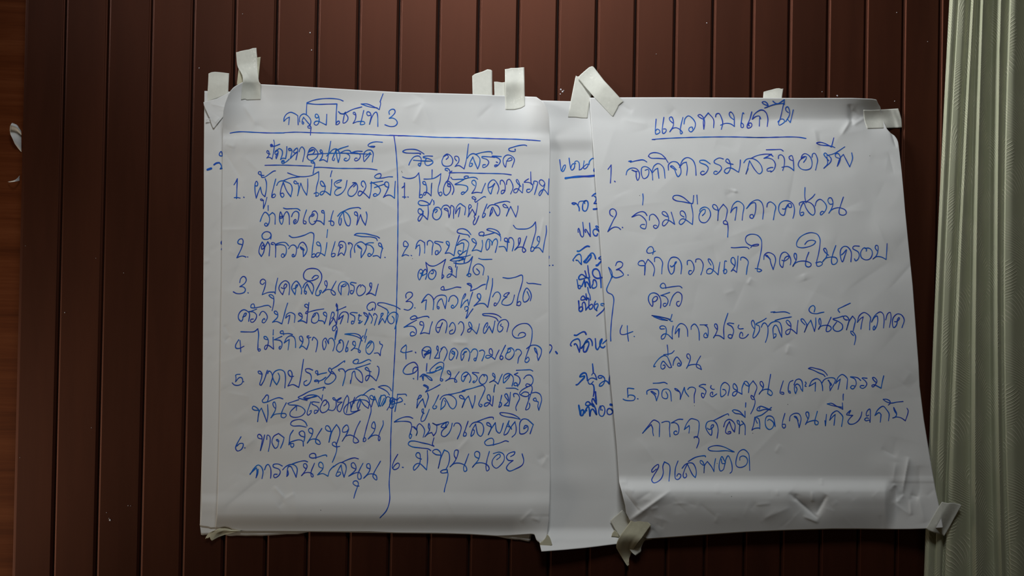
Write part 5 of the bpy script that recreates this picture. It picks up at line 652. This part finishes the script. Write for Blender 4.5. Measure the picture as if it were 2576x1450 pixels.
tape('long diagonal flecked tape strip at the top left corner of the right sheet',
     ([(1456, 199), (1456.4, 192.5), (1459.3, 188.6), (1468.7, 180.4), (1476, 174), (1482.3, 169), (1490.2, 166.2), (1493.9, 168.9)],
      [(1537.9, 290.5), (1542.6, 293.8), (1544.7, 289.4), (1550, 280), (1554.9, 270.5), (1555.7, 266.4), (1568.3, 256)],
      [(1456, 199), (1475, 222), (1496, 246), (1515, 266), (1537.9, 290.5)], [(1493.9, 168.9), (1520, 203), (1546, 231), (1568.3, 256)]),
     stuck(h_front_right, 0.55, 0.6, 3.6), M_TAPE, nv=44, nu=18)
tape('small tape stub above the title underline of the right sheet',
     ([(1921, 231.2), (1930, 228.4), (1943, 225.3), (1952, 222.6), (1960, 222), (1966, 223.8), (1970.8, 222.8)], [(1919.6, 258), (1967, 258)],
      [(1921, 231.2), (1919.6, 247), (1919.6, 258)], [(1970.8, 222.8), (1968.5, 235), (1967, 247), (1967, 258)]),
     stuck(lambda x, y: 5.0+0*x, 1.0, 0.3), M_TAPE_PLAIN, nu=20)
def off_side(x, y, u, v):
    k = ease(np.clip((u-0.40)/0.45, 0, 1))
    return (h_front_right(x, y)+0.6)*(1-k)+0.7*k + 1.2*np.exp(-((u-0.86-0.1*(v-0.5))/0.06)**2)
tape('sideways tape from the torn upper right corner of the right sheet to the planks',
     ([(2172.3, 276.6), (2190, 277), (2215.7, 275.8), (2240, 274.3), (2259.7, 273)], [(2181.7, 324), (2206, 323.2), (2232, 322.5), (2255, 322), (2268.9, 321)],
      [(2172.3, 276.6), (2173, 291), (2175, 305), (2178.5, 315), (2181.7, 324)], [(2259.7, 273), (2263.5, 284), (2267.8, 300), (2268.6, 311), (2268.9, 321)]),
     off_side, M_TAPE_PLAIN, nu=40, nv=16)
def off_h1(x, y, u, v):
    return 17.0*(1-v)*np.clip((u*1.6), 0, 1)+6.0*(1-v)+v*7.5+2.0
tape('paler under one of the crossed tapes at the lower left corner of the right sheet',
     ([(1534.9, 1310.9), (1545, 1301), (1553, 1295), (1565.3, 1283.2)], [(1590.8, 1392), (1598.8, 1398.8), (1612.5, 1389), (1613, 1379), (1616, 1371), (1619.3, 1364), (1626, 1358)],
      [(1534.9, 1310.9), (1547, 1332.5), (1558, 1349), (1575, 1373), (1590.8, 1392)], [(1565.3, 1283.2), (1571.5, 1290), (1580, 1300), (1604, 1330), (1626, 1358)]),
     lambda x, y, u, v: 6.0+9.0*np.clip(1.2*u*(1-v)+0.6*v, 0, 1)+3*np.exp(-((v-0.5)/0.3)**2), M_TAPE, nv=36, nu=18)
tape('tiny torn tape flap peeping out left of the crossed tapes',
     ([(1546.2, 1334.5), (1557, 1344)], [(1538, 1350.6), (1547, 1351.4), (1557.2, 1352.6)], [(1546.2, 1334.5), (1540, 1342.4), (1538, 1350.6)], [(1557, 1344), (1557.2, 1352.6)]),
     lambda x, y, u, v: 10.5+0*x, M_TAPE_OLD, nv=8, nu=8)
def off_h2(x, y, u, v):
    k = ease(np.clip((v-0.35)/0.55, 0, 1))
    return 24.0*(1-k)+4.0*k + 3*np.exp(-((v-0.45)/0.2)**2)
tape('yellowed upper one of the crossed tapes, torn tail hanging below the right sheet',
     ([(1594.5, 1299.2), (1598, 1301.5), (1602, 1303.6), (1608, 1302), (1614.3, 1302.4), (1621, 1304), (1626.8, 1305), (1629, 1309), (1630.5, 1314.5), (1634, 1318), (1637.9, 1322.7)],
      [(1576.5, 1423), (1579.4, 1425.7), (1583, 1422.6), (1582, 1419), (1579.1, 1415.4)],
      [(1594.5, 1299.2), (1580, 1321), (1565, 1341), (1557.2, 1353.1), (1552, 1365), (1550.4, 1372), (1550.4, 1379.2), (1564, 1403), (1576.5, 1423)],
      [(1637.9, 1322.7), (1630, 1333), (1615, 1354), (1599.4, 1375.4), (1588.3, 1392.8), (1582, 1406.5), (1579.1, 1415.4)]), off_h2, M_TAPE_OLD, nv=56, nu=22)
def off_i(x, y, u, v):
    hs = h_front_right(np.minimum(x, 2368), np.minimum(y, 1328))+0.7
    k = ease(np.clip((u-0.30)/0.6, 0, 1))
    return hs*(1-k)+27.5*k
tape('wide tape piece from the lower right corner of the right sheet onto the curtain',
     ([(2369.4, 1263.2), (2378, 1265.2), (2386, 1266.4), (2394, 1265.4), (2401.4, 1265.4), (2408, 1268), (2415.2, 1268.9), (2419, 1272.9)],
      [(2330.2, 1330), (2335.2, 1334.9), (2350, 1341), (2361.7, 1344.8), (2366, 1344.4), (2370.5, 1346.4), (2375.4, 1350)],
      [(2369.4, 1263.2), (2361, 1276), (2346, 1302), (2330.2, 1330)], [(2419, 1272.9), (2412, 1285), (2402, 1303), (2388, 1329), (2375.4, 1350)]),
     off_i, M_TAPE, nv=26, nu=24)
tape('crumpled tape scrap at the lower left corner of the left sheet',
     ([(552, 1329.6), (558, 1327.4), (564.5, 1326.8), (570, 1327.6), (575.7, 1328.3), (585, 1333.3), (605.5, 1337)],
      [(515.8, 1357), (520, 1354.8), (523.5, 1355.6), (526, 1351.9), (528, 1352.6), (529, 1357), (532.9, 1362), (550, 1352.5), (565.8, 1346.3), (586.9, 1341), (605, 1337.6)],
      [(552, 1329.6), (538.4, 1335.7), (526, 1341.5), (519, 1350), (515.8, 1357)], [(605.5, 1337), (605, 1337.6)]),
     lambda x, y, u, v: 5.2+2.4*np.exp(-((v-0.35)/0.3)**2)+1.5*np.sin(u*9)*v, M_TAPE_OLD, nv=22, nu=40)
tape('brownish tape scrap joining the lower right corner of the left sheet to the middle sheet',
     ([(1370.8, 1362.5), (1373.5, 1353), (1376.4, 1344.9), (1380, 1348), (1383.2, 1353)], [(1362, 1388.4), (1375, 1380.6), (1389.4, 1371.6)],
      [(1370.8, 1362.5), (1364, 1365), (1357, 1366.8), (1359.5, 1378), (1362, 1388.4)], [(1383.2, 1353), (1385.7, 1359.2), (1389.4, 1371.6)]),
     lambda x, y, u, v: 16.6+1.0*u+0*x, M_TAPE_OLD, nv=16, nu=12)

# torn white scraps stuck to the veneer, half hidden behind the edge of the planks
def scrap(label, sides, off, mat=M_PAPER):
    g = coons(*sides, 14, 24); U, V = np.meshgrid(np.linspace(0, 1, 14), np.linspace(0, 1, 24))
    tag(grid_obj('torn_paper_scrap', P(g[..., 0], g[..., 1], off(U, V)), mat, thick=0.00025), label, 'paper scrap')
scrap('larger upper torn paper scrap curling out from behind the left edge of the planks',
      ([(28.5, 310.5), (31, 309), (41, 313), (45, 316), (48, 321), (54, 330)], [(45, 373), (50, 379), (54, 383)],
       [(28.5, 310.5), (25.5, 318), (24.6, 328), (26, 338), (32, 350), (37, 362), (45, 373)], [(54, 330), (54, 383)]),
      lambda u, v: -32+16*np.exp(-((v-0.08)/0.10)**2)*(1-0.6*u)+9*np.sin(v*3.1)*(1-u))
scrap('small lower sliver of torn paper behind the left edge of the planks',
      ([(20, 457.6), (32, 455), (39, 452.5), (44.5, 448), (50, 442)], [(20, 458), (24, 458.8), (36, 457.6), (44, 456), (50, 455)],
       [(20, 457.6), (20, 458)], [(50, 442), (50, 455)]), lambda u, v: -31+8*np.sin(u*3.1))

# flecks of dried white glue and paint left on the planks
FLECKS = [(500.9, 171.3, 1.9), (1411, 225.3, 2.6), (1415, 231, 3.2), (1409.6, 236.8, 2.0), (1418, 228, 1.5), (276.5, 1309.5, 3.2), (274, 1305, 1.4), (268, 1290.5, 1.3),
          (322, 1273, 1.6), (328.6, 1273.6, 1.1), (780, 82.5, 2.2), (784, 126, 2.0), (2106.5, 241, 2.6), (2250.6, 254.6, 1.6), (2333.5, 104.6, 1.2), (1778, 57.8, 1.6), (311, 687, 1.2), (241, 650, 1.1),
          (163, 787, 1.6), (610, 35, 1.3), (1651, 136, 1.3), (2068, 231, 1.4), (2256, 31.6, 1.3), (230, 1077, 1.1), (50, 1152, 1.2), (64, 619, 1.0)]
for (x, y, r_) in FLECKS:
    rr = random.Random(int(x*7+y)); k = 8
    ring = [(x+r_*rr.uniform(0.5, 1.1)*math.cos(a*2*math.pi/k), y+r_*rr.uniform(0.5, 1.1)*math.sin(a*2*math.pi/k)) for a in range(k)]
    base = [P(a, b, 0.0) for a, b in ring]; top = [P(x+(a-x)*0.6, y+(b-y)*0.6, 0.9) for a, b in ring]
    fs = [(i, (i+1) % k, k+(i+1) % k, k+i) for i in range(k)]+[tuple(range(k, 2*k))]
    mesh_obj('glue_fleck', base+top, fs, M_FLECK, wall)

# ---------------------------------------------------------------- curtain
# (x at y=0, x at y=725, x at y=1450, depth of the fold in mm)
FOLDS = [(2388, 2353, 2324, 3), (2390, 2355, 2326, 7), (2397, 2361, 2335, 11), (2408, 2370, 2349, 9), (2410, 2372, 2351, 7.5), (2413, 2376, 2355, 11), (2425, 2388, 2364, 12),
         (2434, 2398, 2369, 6), (2438.5, 2402, 2371, 3), (2440.5, 2404.5, 2374, 12), (2447, 2413, 2392, 15), (2455, 2428, 2418, 9), (2459, 2441, 2441, 2),
         (2460.5, 2443, 2443, 14), (2470, 2453, 2456, 18), (2478, 2462, 2466, 13), (2499, 2489.5, 2501, -4), (2501, 2491.5, 2503.5, 15), (2508, 2500, 2514, 18), (2516, 2512, 2522, 17),
         (2536, 2519.5, 2534, 12), (2539, 2523, 2538, 13), (2543, 2528, 2544, 18), (2552, 2540, 2558, 19), (2575, 2575, 2590, 8), (2612, 2615, 2630, -2), (2614, 2618, 2633, 14),
         (2628, 2632, 2650, 20), (2650, 2655, 2672, 12), (2690, 2690, 2700, 0), (2693, 2693, 2703, 14), (2712, 2712, 2720, 20), (2745, 2745, 2755, 10), (2780, 2780, 2790, 0)]
FOLDS = np.array(FOLDS, float)
NX, NZ = 420, 240
zz = np.linspace(2.70, 0.02, NZ)
q0, q1, q2 = (P(np.array([2400.0]), np.array([y]), 15)[0][2] for y in (0.0, 725.0, 1450.0))
cum = np.concatenate([[0], np.cumsum(np.diff(FOLDS[:, 1])+np.abs(np.diff(FOLDS[:, 3]))*0.25)])
tt = np.linspace(0, cum[-1], NX)
pts = np.zeros((NZ, NX, 3)); uvc = np.zeros((NZ, NX, 2))
xa = [P(FOLDS[:, i], np.full(len(FOLDS), y), FOLDS[:, 3]+8)[:, 0] for i, y in ((0, 0.0), (1, 725.0), (2, 1450.0))]
for j, z in enumerate(zz):
    zc = min(max(z, q2-0.25), q0+0.25)
    # quadratic through the three measured heights
    l0 = (zc-q1)*(zc-q2)/((q0-q1)*(q0-q2)); l1 = (zc-q0)*(zc-q2)/((q1-q0)*(q1-q2)); l2 = (zc-q0)*(zc-q1)/((q2-q0)*(q2-q1))
    X = l0*xa[0]+l1*xa[1]+l2*xa[2]
    X = np.maximum.accumulate(X+np.arange(len(X))*1e-6)
    xs = np.interp(tt, cum, X); dd = interp(tt, cum, FOLDS[:, 3])
    pts[j, :, 0] = xs; pts[j, :, 1] = -(8+dd)/1000.0; pts[j, :, 2] = z
    arc = np.concatenate([[0], np.cumsum(np.hypot(np.diff(xs), np.diff(pts[j, :, 1])))])
    if j == 0: arc0 = arc
    uvc[j, :, 0] = arc0*1.25; uvc[j, :, 1] = z
curt = grid_obj('curtain', pts, M_CURTAIN, uv=uvc, thick=0.0008)
tag(curt, 'pale sage green curtain with woven wavy plumes hanging in folds at the right edge', 'curtain')
